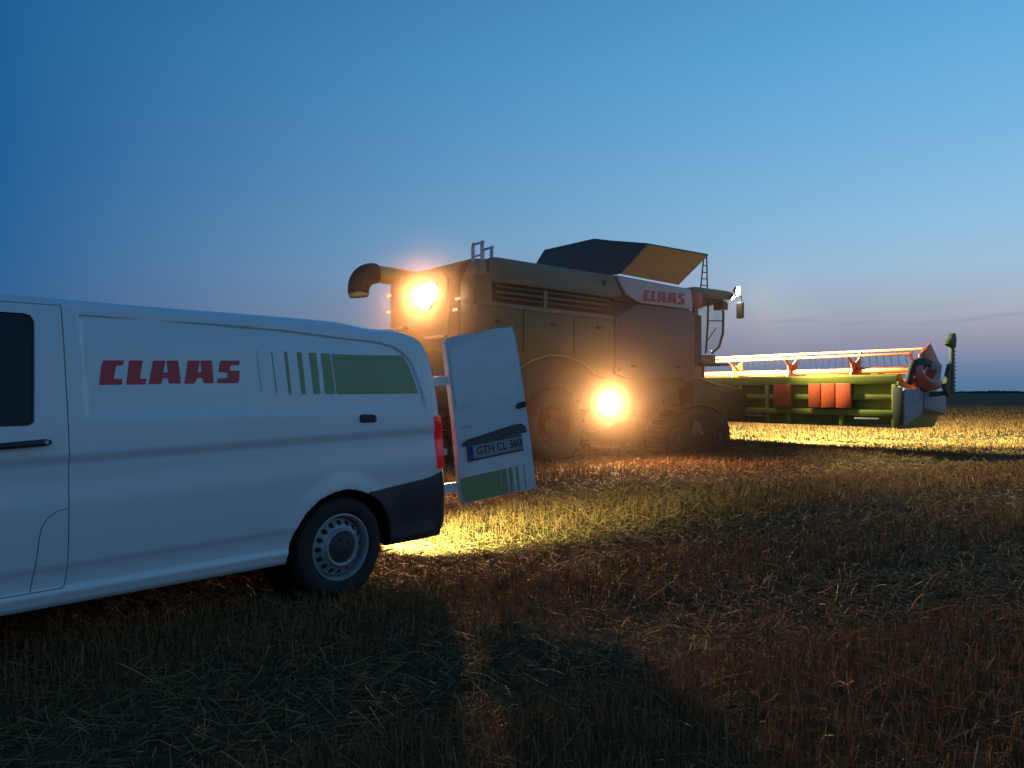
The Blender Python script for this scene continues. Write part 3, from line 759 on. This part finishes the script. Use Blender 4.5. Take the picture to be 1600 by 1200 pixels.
def ag_tyre(parent, c, rad, width, rimr):
    """c: centre of the tyre"""
    hw = width/2
    w = MB().lathe([(rimr, -hw*.8), (rad*.72, -hw), (rad*.90, -hw*.96), (rad*.955, -hw*.8), (rad*.965, 0), (rad*.955, hw*.8), (rad*.90, hw*.96), (rad*.72, hw), (rimr, hw*.8)], c=c, n=56)
    nl = 22
    for k in range(nl):
        for s_ in (1, -1):
            a = 2*PI*(k+(.5 if s_ > 0 else 0))/nl; vs = []
            for (yy, da, h0) in ((0.02, -.10, 1.0), (hw*.98, .12, .97)):
                for t_, rr in ((-.028, .94), (.028, .94), (.022, h0), (-.022, h0)):
                    aa = a+da+t_; vs.append((c[0]+rad*rr*math.cos(aa), c[1]+s_*yy, c[2]+rad*rr*math.sin(aa)))
            w.hexa([vs[0], vs[1], vs[5], vs[4], vs[3], vs[2], vs[6], vs[7]])
    t = w.build('wheel', M['tyre'], parent, 35)
    rm = MB()
    for s_ in (1, -1):
        rm.lathe([(r_*rimr, h_*s_) for r_, h_ in [(1.0, hw*.8), (.97, hw*.85), (.93, hw*.6), (.9, .1), (.5, .06), (.42, .14), (.001, .15)]], c=c, n=40)
    rm.build('rim', M['crim'], t, 40)
    for k in range(8):
        a = 2*PI*k/8; nb = MB()
        nb.lathe([(.016, 0), (.016, .03), (.001, .032)], 'y', (c[0]+rimr*.33*math.cos(a), c[1]-.185, c[2]+rimr*.33*math.sin(a)), 6)
        nb.build('wheel_nut', M['steel'], t)
    return t

def claas_text(parent, x0, x1, z0, z1, y, material, slope=0):
    xs = [p[0] for k in 'CLABS' for p in LET[k]]; a, b = max(xs), min(xs)
    for k in 'CLABS':
        P = []
        for px_, pz_ in LET[k]:
            u = (a-px_)/(a-b); base_ = 1.390+.012*u; v = (pz_-base_)/.132
            P.append((x0+(x1-x0)*u, z0+(z1-z0)*v+slope*(x1-x0)*u))
        tri = geometry.tessellate_polygon([[Vector((p[0], p[1], 0)) for p in P]])
        n = len(P); mb = MB().add([(p[0], y, p[1]) for p in P]+[(p[0], y+.02, p[1]) for p in P],
             [tuple(t) for t in tri]+[tuple(i+n for i in t) for t in tri]+[(i, (i+1) % n, (i+1) % n+n, i+n) for i in range(n)])
        mb.build('letter', material, parent)

def build_combine():
    root = empty('combine_harvester', (CO[0], CO[1], 0), CR, 'dusty green combine harvester with lit work lamps and raised grain tank covers', 'combine harvester')
    B = lambda: MB()
    def part(name, mb, m, smooth=None, bevel=0, parent=root): return mb.build(name, M[m], parent, smooth, bevel)
    # core hull and chassis
    hull = part('hull', B().prism([(-1.75,1.45),(-1.80,3.25),(-1.5,3.30),(4.2,3.05),(4.2,1.7),(2.6,1.05),(-.9,1.0)], 'y', .12, 3.2), 'cdark')
    part('chassis_frame', B().box((-.9,.75,.72), (4.3,2.55,1.10)).box((-1.2,1.0,.95), (4.6,1.2,1.25)), 'cdark')
    part('rear_axle', B().tube([(0,.5,.75),(0,2.8,.75)], .11, 12).box((-.18,1.2,.62), (.18,2.1,.95)), 'cdark', 40)
    # rear straw hood with its back face
    hood = [(-1.86,1.75),(-1.86,3.52),(-1.80,3.72),(-1.55,3.80),(-.9,3.84),(-.5,3.82),(-.5,3.3),(-1.5,3.25),(-1.6,1.7)]
    part('rear_hood', B().prism(hood, 'y', .50, 3.25), 'cg', 30, .04)
    part('hood_corner', B().prism([(-1.84,2.0),(-1.85,3.3),(-1.80,3.45),(-1.45,3.5),(-1.40,2.0)], 'y', .03, .49), 'cg', 30, .04)
    part('rear_door_panel', B().prism([(.85,2.15),(.85,3.45),(1.0,3.55),(2.85,3.60),(3.0,3.5),(3.0,2.15)], 'x', -1.885, -1.862), 'cg', 30, .01)
    part('chopper_hood', B().prism([(-1.95,1.0),(-2.05,1.35),(-1.90,1.78),(-1.55,1.8),(-1.1,1.35),(-1.1,.9),(-1.6,.85)], 'y', .42, 2.95), 'cdark', 30, .02)
    sp = B()
    for k in range(9): sp.box((-2.30,.62+k*.27,.92), (-1.96,.635+k*.27,1.10))
    part('spreader_vanes', sp, 'cdark')
    for y_, z_ in ((.47,3.03),(.56,2.84),(3.20,3.36),(3.22,3.02)):
        B().box((-1.915, y_-.07, z_-.025), (-1.887, y_+.07, z_+.025)).build('rear_marker', mat('marker_lens', (.9,.55,.25), .2, emit=((1,.55,.3),.9)), root, bevel=.004)
    B().box((-2.02, 2.35, 2.60), (-1.90, 3.25, 2.655)).build('rear_ledge', M['steel'], root, bevel=.008)
    B().box((-2.00, .80, 2.36), (-1.90, 1.5, 2.40)).build('rear_ledge', M['steel'], root, bevel=.008)
    # engine cover
    ec = [(-1.50,3.33),(-1.52,3.66),(-1.46,3.76),(-1.34,3.775),(1.50,3.69),(1.74,3.32),(1.50,3.235)]
    part('engine_cover', B().prism(ec, 'y', 0.02, 3.2), 'cc', 30, .035)
    part('cover_end', B().prism([(-1.80,3.32),(-1.78,3.60),(-1.68,3.70),(-1.57,3.70),(-1.56,3.32)], 'y', .03, .42), 'cc', 30, .03)
    part('cover_latch', B().lathe([(.001,-.03),(.05,-.03),(.06,0)], 'y', (1.22,.02,3.52), 16), 'cdark', 30)
    # cooling grille: recess, frame, slats, post
    part('grille_back', B().prism([(-1.45,2.93),(-1.42,3.30),(1.46,3.22),(1.46,2.87)], 'y', .09, .12), 'cdark')
    for z0, z1 in ((3.235,.0),(3.135,.0),(3.035,.0)):
        for xa, xb in ((-1.36,-.31),(-.21,1.42)):
            za = z0-.027*(xa+1.4); zb = z0-.027*(xb+1.4)
            B().hexa([(xa,.015,za),(xb,.015,zb),(xb,.08,zb+.03),(xa,.08,za+.03),(xa,.015,za+.018),(xb,.015,zb+.018),(xb,.08,zb+.048),(xa,.08,za+.048)]).build('grille_slat', M['cc'] if z0 > 3.1 and z0 < 3.2 else M['cg'], root)
    part('grille_post', B().box((-.30,.005,2.90), (-.22,.09,3.26)), 'cc')
    # flank panels
    rp = [(-1.83,1.85),(-1.84,2.88),(-1.78,2.955),(1.46,2.865),(1.47,1.80),(1.2,1.62),(.92,1.70),(.62,1.91),(.2,2.03),(-.2,2.05),(-.62,1.93),(-.9,1.72),(-1.05,1.60),(-1.6,1.6)]
    part('rear_side_panel', B().prism(rp, 'y', .0, .05), 'cg', 30, .012)
    for x_ in (-.78, .42):
        B().box((x_-.006,-.006,2.10), (x_+.006,.0,2.86)).build('panel_seam', M['gap'], root)
    for x_ in (-1.35, -.1, 1.05, 2.0, 3.3):
        B().box((x_-.06,-.022,2.60 if x_ < 1.5 else 1.86), (x_+.06,-.002,2.65 if x_ < 1.5 else 1.91)).build('panel_latch', M['cdark'], root, bevel=.006)
    for x_ in (1.62, 3.72):
        for z_ in (1.80, 2.72): B().lathe([(.022,0),(.018,-.012),(.001,-.014)], 'y', (x_,0,z_), 10).build('panel_bolt', M['cdark'], root, 40)
    part('rear_panel_trim', B().prism([(-1.80,2.89),(-1.78,2.965),(1.44,2.878),(1.44,2.79)], 'y', -.018, -.002), 'cc', 30, .006)
    fp = [(1.50,1.72),(1.50,2.80),(1.53,2.86),(2.13,3.16),(3.74,3.13),(3.84,3.05),(3.84,1.72),(3.4,1.66),(1.8,1.62)]
    part('front_side_panel', B().prism(fp, 'y', .0, .05), 'cgrey', 30, .014)
    part('white_name_panel', B().prism([(1.53,3.70),(1.80,3.34),(2.15,3.19),(3.72,3.145),(3.78,3.20),(3.72,3.56),(3.66,3.585)], 'y', -.012, .06), 'cwhite', 30, .01)
    claas_text(root, 2.26, 3.52, 3.235, 3.47, -.016, M['cwl'], -.008)
    part('red_corner', B().prism([(3.80,3.22),(3.76,3.58),(4.10,3.52),(4.14,3.20)], 'y', .02, .5), 'cred', 30, .01)
    part('fender_lip', B().tube([(-1.0,.0,1.70),(-.62,-.02,1.94),(-.2,-.025,2.06),(.2,-.025,2.04),(.62,-.02,1.92),(.95,-.0,1.70)], .022, 8), 'cc', 50)
    part('tank_upper', B().prism([(1.52,3.2),(1.52,3.70),(3.74,3.60),(3.74,3.1)], 'y', .06, 3.15), 'cdark')
    # handrail hoops on the engine deck
    for x_, y_ in ((-1.62,.10),(-1.20,.42)):
        hr = B(); 
        for dy in (0, .30):
            hr.tube([(x_,y_+dy,3.2),(x_,y_+dy,3.98),(x_+.03,y_+dy+.02,4.04)], .034, 8)
        hr.tube([(x_+.03,y_,4.03),(x_+.03,y_+.34,4.03)], .022, 8)
        for zz in (3.4,3.6,3.8): hr.tube([(x_,y_,zz),(x_,y_+.30,zz)], .018, 8)
        part('deck_ladder', hr, 'cwhite', 50)
    # grain tank covers standing open
    T0 = 1.65; z0 = 3.72
    part('tank_side_leaf', B().slab([(T0,0,3.735),(3.31,0,3.655),(3.84,-.36,4.29),(2.04,-.36,4.32)], .03), 'ctan')
    part('tank_rear_leaf', B().slab([(T0,0,3.735),(2.04,-.36,4.32),(2.25,1.0,4.62),(2.38,1.6,4.77),(2.45,3.5,4.81),(2.18,3.45,4.47),(T0,3.2,3.735)], .03), 'ctank')
    part('tank_left_leaf', B().slab([(T0,3.2,3.70),(3.31,3.2,3.65),(3.9,3.6,4.40),(2.3,3.6,4.43)], .03), 'ctank')
    part('leaf_edge_bar', B().tube([(2.04,-.36,4.32),(3.84,-.36,4.29)], .02, 8).tube([(2.04,-.36,4.32),(2.25,1.0,4.62),(2.38,1.6,4.77),(2.45,3.5,4.81),(2.18,3.45,4.47)], .02, 8), 'cdark', 50)
    # struts from tank leaf down to the cab roof
    part('tank_ladder', B().tube([(3.80,-.30,4.28),(4.62,.5,3.74)], .016, 8).tube([(3.84,-.34,4.29),(4.85,.5,3.74)], .016, 8)
         .tube([(4.05,-0.06,4.12),(4.14,-0.09,4.12)], .012, 6).tube([(4.21,0.10,4.01),(4.34,0.08,4.01)], .012, 6).tube([(4.37,0.26,3.90),(4.55,0.25,3.91)], .012, 6).tube([(4.54,0.42,3.79),(4.75,0.42,3.79)], .012, 6), 'cdark', 50)
    # cab
    y0, y1 = .62, 2.6
    for (x, y) in ((4.58, y0), (4.58, y1)):
        B().hexa([(x-.05,y-.04,2.15),(x+.06,y-.04,2.15),(x+.06,y+.04,2.15),(x-.05,y+.04,2.15),(x-.08,y-.04,3.52),(x+.05,y-.04,3.52),(x+.05,y+.04,3.52),(x-.08,y+.04,3.52)]).build('cab_pillar', M['cc'], root)
    for y in (y0, y1):
        B().tube([(5.50,y,3.52),(5.56,y,3.2),(5.54,y,2.75),(5.40,y,2.42),(5.15,y,2.26)], .028, 8).build('windscreen_post', M['cdark'], root, 50)
        B().tube([(5.02,y,3.52),(5.0,y,2.9),(4.93,y,2.25)], .022, 8).build('door_frame', M['cdark'], root, 50)
        B().tube([(5.02,y,3.02),(5.52,y,3.04)], .014, 8).build('door_rail', M['cdark'], root, 50)
        B().tube([(4.95,y,2.50),(5.28,y,2.85)], .012, 8).build('door_grab_handle', M['cdark'], root, 50)
    gm = bpy.data.materials.new('cab_glass'); gm.use_nodes = True; nt = gm.node_tree; nt.nodes.clear()
    o_ = nt.nodes.new('ShaderNodeOutputMaterial'); mx = nt.nodes.new('ShaderNodeMixShader'); tr = nt.nodes.new('ShaderNodeBsdfTransparent'); gl = nt.nodes.new('ShaderNodeBsdfGlossy')
    fr = nt.nodes.new('ShaderNodeValue'); fr.outputs[0].default_value = .06; gl.inputs['Roughness'].default_value = .03
    tr.inputs[0].default_value = (.86,.9,.9,1); nt.links.new(fr.outputs[0], mx.inputs[0]); nt.links.new(tr.outputs[0], mx.inputs[1]); nt.links.new(gl.outputs[0], mx.inputs[2]); nt.links.new(mx.outputs[0], o_.inputs[0])
    M['cabglass'] = gm
    for y in (y0+.01, y1-.01):
        B().prism([(4.6,2.25),(4.6,3.5),(5.5,3.5),(5.54,3.2),(5.53,2.75),(5.38,2.42),(5.12,2.28)], 'y', y, y+.006).build('cab_side_window', gm, root)
    part('cab_windscreen', B().add([(5.50,y0,3.5),(5.50,y1,3.5),(5.56,y1,3.2),(5.56,y0,3.2),(5.54,y1,2.75),(5.54,y0,2.75),(5.38,y1,2.42),(5.38,y0,2.42),(5.15,y1,2.26),(5.15,y0,2.26)], [(0,1,2,3),(3,2,4,5),(5,4,6,7),(7,6,8,9)]), 'cabglass')
    part('cab_floor', B().box((4.2,.55,2.02), (5.2,2.65,2.22)).box((4.2,.55,1.9), (4.4,2.65,2.3)), 'cc', None, .01)
    part('driver_seat', B().box((4.55,1.35,2.35), (4.95,1.85,2.6)).box((4.5,1.38,2.6), (4.62,1.82,3.1)), 'cdark', None, .03)
    part('steering_column', B().tube([(5.25,1.6,2.25),(5.15,1.6,2.75)], .03, 8).lathe([(.17,0),(.19,.012),(.17,.024)], 'z', (5.13,1.6,2.76), 24, True), 'cdark', 50)
    part('cab_roof', B().prism([(4.12,3.50),(4.12,3.66),(4.35,3.74),(5.4,3.73),(5.66,3.71),(5.76,3.64),(5.70,3.54),(5.4,3.50)], 'y', .42, 2.8), 'cc', 30, .03)
    part('roof_underside', B().box((4.2,.50,3.44), (5.6,2.72,3.495)), 'cdark')
    for sgn, yy in ((-1, .26), (1, 2.98)):
        a = B().tube([(5.6,yy-sgn*.18,3.60),(5.76,yy,3.60),(5.76,yy+sgn*.02,3.45)], .018, 8).build('mirror_arm', M['cdark'], root, 50)
        B().box((5.72,yy-.07,3.08), (5.79,yy+.13,3.47)).build('mirror_head', M['cdark'], a, bevel=.03)
    part('roof_camera_box', B().box((5.12,.30,3.26), (5.34,.56,3.44)).box((5.2,.38,3.44),(5.26,.44,3.52)), 'cdark', None, .015)
    # access ladder and platform on the far flank front, platform here
    part('cab_platform', B().box((4.0,.30,2.0), (4.25,.60,2.06)).box((4.1,.0,1.95),(5.0,.6,2.0)), 'cdark', None, .01)
    part('front_post', B().box((4.28,.22,1.35), (4.42,.42,2.05)), 'cdark', None, .01)
    part('tool_box', B().prism([(3.90,1.10),(3.84,1.62),(4.05,1.66),(4.72,1.48),(4.74,1.36),(4.64,1.10)], 'y', .08, .50), 'cg', 30, .03)
    part('box_lid', B().prism([(4.0,1.665),(4.06,1.70),(4.76,1.505),(4.74,1.475)], 'y', .05, .5), 'auger', 30, .006)
    part('hydraulic_tank', B().prism([(3.55,1.60),(3.55,1.95),(4.2,1.95),(4.2,1.72),(3.95,1.60)], 'y', .10, .55), 'cc', 30, .03)
    # feeder house
    part('feeder_house', B().hexa([(3.9,.95,1.0),(6.85,.95,.62),(6.85,2.3,.62),(3.9,2.3,1.0),(3.9,.95,1.9),(6.85,.95,1.40),(6.85,2.3,1.40),(3.9,2.3,1.9)]), 'cg', 30, .03)
    part('lift_ram', B().tube([(4.2,.85,.7),(5.4,.85,.75)], .06, 10).tube([(5.4,.85,.75),(6.4,.85,.70)], .035, 10), 'cdark', 50)
    # tracks
    for yb in (.0, 2.5):
        prof = [(2.95,.30),(3.02,.10),(3.25,.02),(4.70,.02),(4.95,.10),(5.06,.34),(5.0,.62),(4.82,.84),(4.45,.98),(4.05,1.03),(3.65,.98),(3.28,.72),(3.02,.48)]
        tr_ = B().prism(prof, 'y', yb+.02, yb+.68)
        tk = tr_.build('crawler_track', M['tyre'], root, 30, .02)
        lugs = B(); n = len(prof)
        for i in range(n):
            a, b = Vector(prof[i]), Vector(prof[(i+1) % n]); m_ = max(1, round((b-a).length/.14)); t = (b-a).normalized(); nrm = Vector((t.y, -t.x))
            for k in range(m_):
                c = a+(b-a)*((k+.5)/m_); p = [c-t*.028-nrm*.01, c+t*.028-nrm*.01, c+t*.02+nrm*.035, c-t*.02+nrm*.035]
                lugs.prism([(q.x, q.y) for q in p], 'y', yb+.03, yb+.67)
        lg = lugs.build('track_lugs', M['tyre'], tk); lg['kind'] = 'stuff'
        for (cx, cz, rr) in ((3.30,.36,.24),(4.70,.36,.26),(3.85,.24,.15),(4.18,.24,.15),(4.02,.66,.27)):
            fy = yb+.02 if yb < 1 else yb+.68; s_ = -1 if yb < 1 else 1
            B().lathe([(r_*rr, fy+s_*h_) for r_, h_ in [(1, -.05), (1, .012), (.85, .02), (.78, -.0), (.35, .0), (.3, .03), (.001, .035)]], c=(cx, 0, cz), n=32).build('track_roller', M['cdark'], tk, 40)
        fy = yb-.012 if yb < 1 else yb+.69
        B().prism([(3.68,.50),(3.80,.74),(3.93,.72),(4.02,.58),(4.10,.44),(3.98,.42),(3.90,.52),(3.80,.40)], 'y', fy-.02, fy+.01).build('roller_frame', M['cgrey'], tk, bevel=.006)
    ag_tyre(root, (0, .30, .73), .75, .56, .38); ag_tyre(root, (0, 2.90, .73), .75, .56, .38)
    # unloading auger folded back along the left side
    part('unloading_auger', B().tube([(2.6,3.55,3.55),(1.0,3.58,3.72),(-1.2,3.60,3.82),(-2.05,3.60,3.86)], .185, 24), 'auger', 50)
    el = B().tube([(-2.02-.42*math.sin(a), 3.60-.05*a, 3.46+.40*math.cos(a)-.10*max(0, a-1.1)) for a in np.linspace(0, 1.62, 12)], [.215+.02*math.sin(PI*k/11) for k in range(12)], 28, False).build('auger_spout', M['spout'], root, 60)
    B().tube([(-2.44,3.52,3.44),(-2.43,3.515,3.33)], [.185,.20], 24, True).build('spout_lining', M['spoutin'], el, 60)
    part('auger_support', B().tube([(-1.0,3.25,3.3),(-1.0,3.6,3.64)], .05, 10).box((-1.12,3.35,3.60),(-.88,3.8,3.66)), 'cdark', 50)
    # hydraulic lines and bits under the flank
    hl_ = B()
    for k in range(5):
        hl_.tube([(1.0+.1*k,.25,1.5-.05*k),(1.9,.22+.03*k,1.25-.08*k),(2.7,.3,1.0-.05*k)], .018, 6)
    part('hydraulic_hoses', hl_, 'cdark', 50)
    part('elevator_box', B().prism([(.85,.72),(1.05,.55),(1.65,.60),(2.55,1.55),(2.3,1.75),(1.5,1.7)], 'y', .28, .6), 'cdark', 30, .03)
    part('lamp_bracket', B().tube([(1.25,.5,1.13),(1.25,-.02,1.13)], .025, 8).box((1.18,.08,1.05),(1.32,.12,1.21)), 'cdark', 50)
    # lamps; rear and flank lenses oversized, their discs stand in for glare
    lamp_unit(root, (-2.05, 1.42, 3.15), (-1, -.15, -.12), .24, 2600, (1, .52, .21), 144, 160, lens=(1,.82,.48), blend=.5, soft=.12)
    lamp_unit(root, (-2.05, 1.16, 3.22), (-1, -.30, -.14), .18, 1900, (1, .52, .21), 144, 160, lens=(1,.82,.48), blend=.5, soft=.12)  # second rear lamp, added to widen the glow and soften shadows
    lamp_unit(root, (1.22, -.10, 1.13), (-.30, -1, -.12), .22, 860, (1, .54, .22), 140, 160, lens=(1,.82,.48), blend=.5, soft=.12)
    for k, yy in enumerate((.8, 1.3, 1.9, 2.4)):
        lamp_unit(root, (5.80, yy, 3.62), (1, (.0 if k else -.25), -.30), .07, 12000, (.9, .97, .45), 88, 160, lens=(1,.95,.75))
    lamp_unit(root, (5.94, .50, 3.76), (.25, -1, -.12), .12, 2600, (.9, .95, .5), 130, 200, name='side_lamp', lens=(1,.98,.8))
    lamp_unit(root, (5.62, .40, 3.58), (.5, -1, -.75), .06, 0, (1, .80, .38), 110, 90, name='side_lamp', lens=(1,.95,.7))
    lamp_unit(root, (5.38, .40, 3.42), (.3, -1, -.8), .05, 0, (1, .9, .6), 110, 30, name='side_lamp', lens=(1,.95,.7))
    return root
COMB = build_combine()

# ------------------------------------------------------------------ header (same axes as the harvester)
def build_header():
    O = Vector((7.5, 1.6, 0)); c, s = math.cos(CR), math.sin(CR)
    loc = (CO[0]+O.x*c-O.y*s, CO[1]+O.x*s+O.y*c, 0)
    root = empty('cutting_header', loc, CR, 'wide green cutting header with orange lit reel held off the ground', 'header')
    def part(name, mb, m, smooth=None, bevel=0, parent=root): return mb.build(name, M[m], parent, smooth, bevel, off=O)
    ya, yb = -2.85, 6.05                                              # right end, left end
    part('back_sheet', MB().box((6.98,ya,.66), (7.02,yb,1.66)), 'hgreen')
    part('top_beam', MB().prism([(6.86,1.52),(6.86,1.70),(6.92,1.735),(7.08,1.735),(7.12,1.70),(7.12,1.52)], 'y', ya, yb), 'hgreen', 30, .01)
    part('middle_beam', MB().box((6.84,ya+.02,1.18), (6.975,yb,1.30)), 'hgreen', 30, .012)
    part('lower_beam', MB().box((6.80,ya+.02,.84), (6.975,yb,.97)), 'hgreen', 30, .015)
    part('bottom_tube', MB().box((6.86,ya+.02,.60), (7.0,yb,.70)), 'darkgreen', 30, .012)
    part('header_floor', MB().hexa([(7.0,ya,.60),(8.35,ya,.58),(8.35,yb,.58),(7.0,yb,.60),(7.0,ya,.66),(8.35,ya,.62),(8.35,yb,.62),(7.0,yb,.66)]), 'hgreen')
    for y in (-2.80,-1.6,-.25,.35,1.15,2.6,3.9,5.2):
        MB().box((6.82,y-.05,.60), (6.978,y+.05,1.52)).build('back_rib', M['hgreen'], root, 30, .01, off=O)
    for y0_, y1_ in ((-.36,.10),(-1.88,-1.52),(-1.50,-1.16),(-1.14,-.84)):
        MB().box((6.74,y0_,1.0), (6.80,y1_,1.55)).build('red_guard', M['cred'], root, 30, .012, off=O)
    for y0_, y1_ in ((-2.5,-1.95),(.4,1.1)):
        MB().box((6.76,y0_,.76), (6.80,y1_,.80)).build('guard_rail', M['steel'], root, 30, .006, off=O)
    # reel
    cx, cz, rr = 8.05, 1.86, .50; r0, r1 = -2.72, 5.8
    ang = [R(a) for a in (66, 138, 210, 282, 354)]
    ct = MB().tube([(cx,r0,cz),(cx,r1,cz)], .075, 16); part('reel_shaft', ct, 'reel', 50)
    ys = [-2.70,-1.25,.45,2.15,3.85,5.75]
    for a in ang:
        x, z = cx+rr*math.cos(a), cz+rr*math.sin(a)
        bar = MB().tube([(x,r0,z),(x,r1,z)], .028, 12).build('reel_bar', M['reel'], root, 50, off=O)
        tn = MB(); y = r0+.08
        while y < r1:
            tn.tube([(x,y,z-.02),(x-.02,y,z-.13),(x+.03,y,z-.27)], .0042, 4); y += .17
        t_ = tn.build('reel_tines', M['gap'], bar, off=O); t_['kind'] = 'stuff'
    for y in ys:
        P = []
        for k in range(10):
            a = ang[0]+k*PI/5; q = .36 if k % 2 == 0 else .20; P.append((cx+q*math.cos(a), cz+q*math.sin(a)))
        sp_ = MB().prism(P, 'y', y-.012, y+.012)
        for a in ang:
            d = Vector((math.cos(a), math.sin(a))); n_ = Vector((-d.y, d.x))*.04
            p = [Vector((cx, cz))+d*.2+n_, Vector((cx, cz))+d*.2-n_, Vector((cx, cz))+d*.5-n_, Vector((cx, cz))+d*.5+n_]
            sp_.prism([(q.x, q.y) for q in p], 'y', y-.01, y+.01)
        sp_.build('reel_spider', M['cred'], root, off=O)
    # red end plate of the reel, reel arm and its motor
    P = [(7.45,1.80),(7.50,2.16),(7.72,2.28),(7.93,2.42),(8.20,2.14),(8.34,1.98),(8.16,1.66),(7.7,1.60)]
    part('reel_end_plate', MB().prism(P, 'y', -3.02, -2.98), 'cred', 30, .006)
    part('reel_end_plate', MB().prism(P, 'y', 5.82, 5.86), 'cred', 30, .006)
    for y in (-3.10, 5.92):
        MB().prism([(6.75,1.56),(6.85,1.80),(7.0,2.02),(7.4,2.10),(7.95,1.98),(8.08,1.84),(7.6,1.90),(7.15,1.86),(7.0,1.70),(6.95,1.50)], 'y', y-.04, y+.04).build('reel_arm', M['cdark'], root, 30, .012, off=O)
        MB().tube([(7.05,y,1.2),(7.6,y,1.9)], .03, 8).build('reel_ram', M['steel'], root, 50, off=O)
    part('reel_motor', MB().tube([(7.9,-3.2,1.90),(7.9,-3.05,1.90)], .10, 16).box((7.7,-3.18,1.83),(8.05,-3.06,1.98)), 'shield', 50)
    # end wall, shields, divider
    part('end_wall', MB().prism([(6.85,.58),(6.85,1.58),(7.2,1.62),(7.9,1.35),(8.4,1.05),(8.5,.75),(8.3,.60),(7.2,.58)], 'y', ya-.05, ya), 'hgreen', 30, .01)
    part('end_shield', MB().hexa([(6.74,-3.10,.66),(7.36,-3.14,.90),(7.36,-2.92,.80),(6.84,-2.86,.64),(6.74,-3.08,1.42),(7.42,-3.12,1.38),(7.42,-2.92,1.42),(6.84,-2.86,1.50)]), 'shield', 30, .03)
    part('end_cover_strip', MB().box((6.70,-3.04,.66),(6.738,-2.84,1.46)), 'cdark', 30, .01)
    part('divider_shield', MB().hexa([(7.42,-3.15,1.02),(8.38,-3.13,.86),(8.42,-2.95,.84),(7.42,-2.95,.90),(7.52,-3.14,1.38),(8.46,-3.12,1.34),(8.46,-2.95,1.34),(7.52,-2.95,1.40)]), 'shield', 30, .04)
    part('end_red_guard', MB().prism([(7.05,1.90),(7.32,1.92),(7.40,1.72),(7.75,1.62),(8.15,1.60),(8.25,1.50),(7.9,1.39),(7.5,1.37),(7.2,1.48),(7.05,1.65)], 'y', -3.16, -3.04), 'cred', 30, .01)
    part('grey_deflector', MB().slab([(7.85,-3.03,1.50),(8.25,-3.03,1.55),(8.36,-3.03,1.95),(8.05,-3.03,1.75)], .03), 'shield')
    part('end_wall', MB().prism([(6.85,.58),(6.85,1.58),(7.2,1.62),(7.9,1.35),(8.4,1.05),(8.5,.75),(8.3,.60),(7.2,.58)], 'y', yb, yb+.05), 'hgreen', 30, .01)
    # upright side knife
    kx, ky = 7.86, -3.50
    part('knife_beam', MB().hexa([(kx-.09,ky-.03,1.30),(kx+.05,ky-.03,1.30),(kx+.05,ky+.03,1.30),(kx-.09,ky+.03,1.30),(kx-.05,ky-.03,2.50),(kx+.06,ky-.03,2.50),(kx+.06,ky+.03,2.50),(kx-.05,ky+.03,2.50)]), 'darkgreen', 30, .01)
    part('knife_head', MB().prism([(kx-.26,2.36),(kx-.24,2.40),(kx-.10,2.50),(kx-.06,2.58),(kx+.06,2.60),(kx+.11,2.50),(kx+.08,2.30),(kx-.08,2.30)], 'y', ky-.05, ky+.05), 'darkgreen', 30, .012)
    part('knife_bracket', MB().prism([(kx-.35,1.45),(kx-.10,1.95),(kx+.02,1.95),(kx+.02,1.25),(kx-.15,1.25)], 'y', ky-.02, ky+.06).tube([(kx-.2,-3.1,1.3),(kx,ky,1.35)], .05, 8), 'darkgreen', 30)
    for k in range(13):
        z = 1.30+k*.082
        MB().prism([(kx+.05,z),(kx+.17,z+.02),(kx+.05,z+.045)], 'y', ky-.012, ky+.012).build('knife_tooth', M['cdark'], root, off=O)
    # intake auger
    ia = MB().tube([(7.6,ya+.1,1.0),(7.6,yb-.1,1.0)], .19, 20); part('intake_auger', ia, 'hgreen', 50)
    fl = MB(); n = 260; vs = []; fs = []
    for k in range(n+1):
        y = ya+.15+(yb-ya-.3)*k/n; a = 2*PI*(y/.55)*(1 if y > 1.6 else -1)
        for q in (.18, .32): vs.append((7.6+q*math.cos(a), y, 1.0+q*math.sin(a)))
    for k in range(n): fs.append((2*k, 2*k+1, 2*k+3, 2*k+2))
    part('auger_flighting', fl.add(vs, fs), 'steel')
    return root
HEAD = build_header()

# ------------------------------------------------------------------ added dusty haze volume, stands in for bloom round the lamps
def build_glow_haze():
    mt = bpy.data.materials.new('lamp_glow_haze'); mt.use_nodes = True; nt = mt.node_tree; N = nt.nodes; L = nt.links; N.clear()
    out = N.new('ShaderNodeOutputMaterial'); pv = N.new('ShaderNodeVolumePrincipled')
    pv.inputs['Color'].default_value = (.84, .60, .42, 1); pv.inputs['Anisotropy'].default_value = .86
    tc = N.new('ShaderNodeTexCoord'); ln = N.new('ShaderNodeVectorMath'); ln.operation = 'LENGTH'; L.new(tc.outputs['Object'], ln.inputs[0])
    mr = N.new('ShaderNodeMapRange'); mr.interpolation_type = 'SMOOTHSTEP'; mr.inputs['From Min'].default_value = 1.0; mr.inputs['From Max'].default_value = .05
    mr.inputs['To Min'].default_value = 0; mr.inputs['To Max'].default_value = .030; L.new(ln.outputs['Value'], mr.inputs[0])
    L.new(mr.outputs[0], pv.inputs['Density']); L.new(pv.outputs[0], out.inputs['Volume'])
    b = bmesh.new(); bmesh.ops.create_icosphere(b, subdivisions=3, radius=1); me = bpy.data.meshes.new('glow_haze'); b.to_mesh(me); b.free()
    me.materials.append(mt); o = bpy.data.objects.new('glow_haze', me); COL.objects.link(o)
    o.location = (1.2, 14.2, 1.7); o.scale = (5.4, 5.0, 3.6)
    tag(o, 'added brown dusty haze standing in for lamp glow round the rear of the combine harvester', kind='stuff')
build_glow_haze()
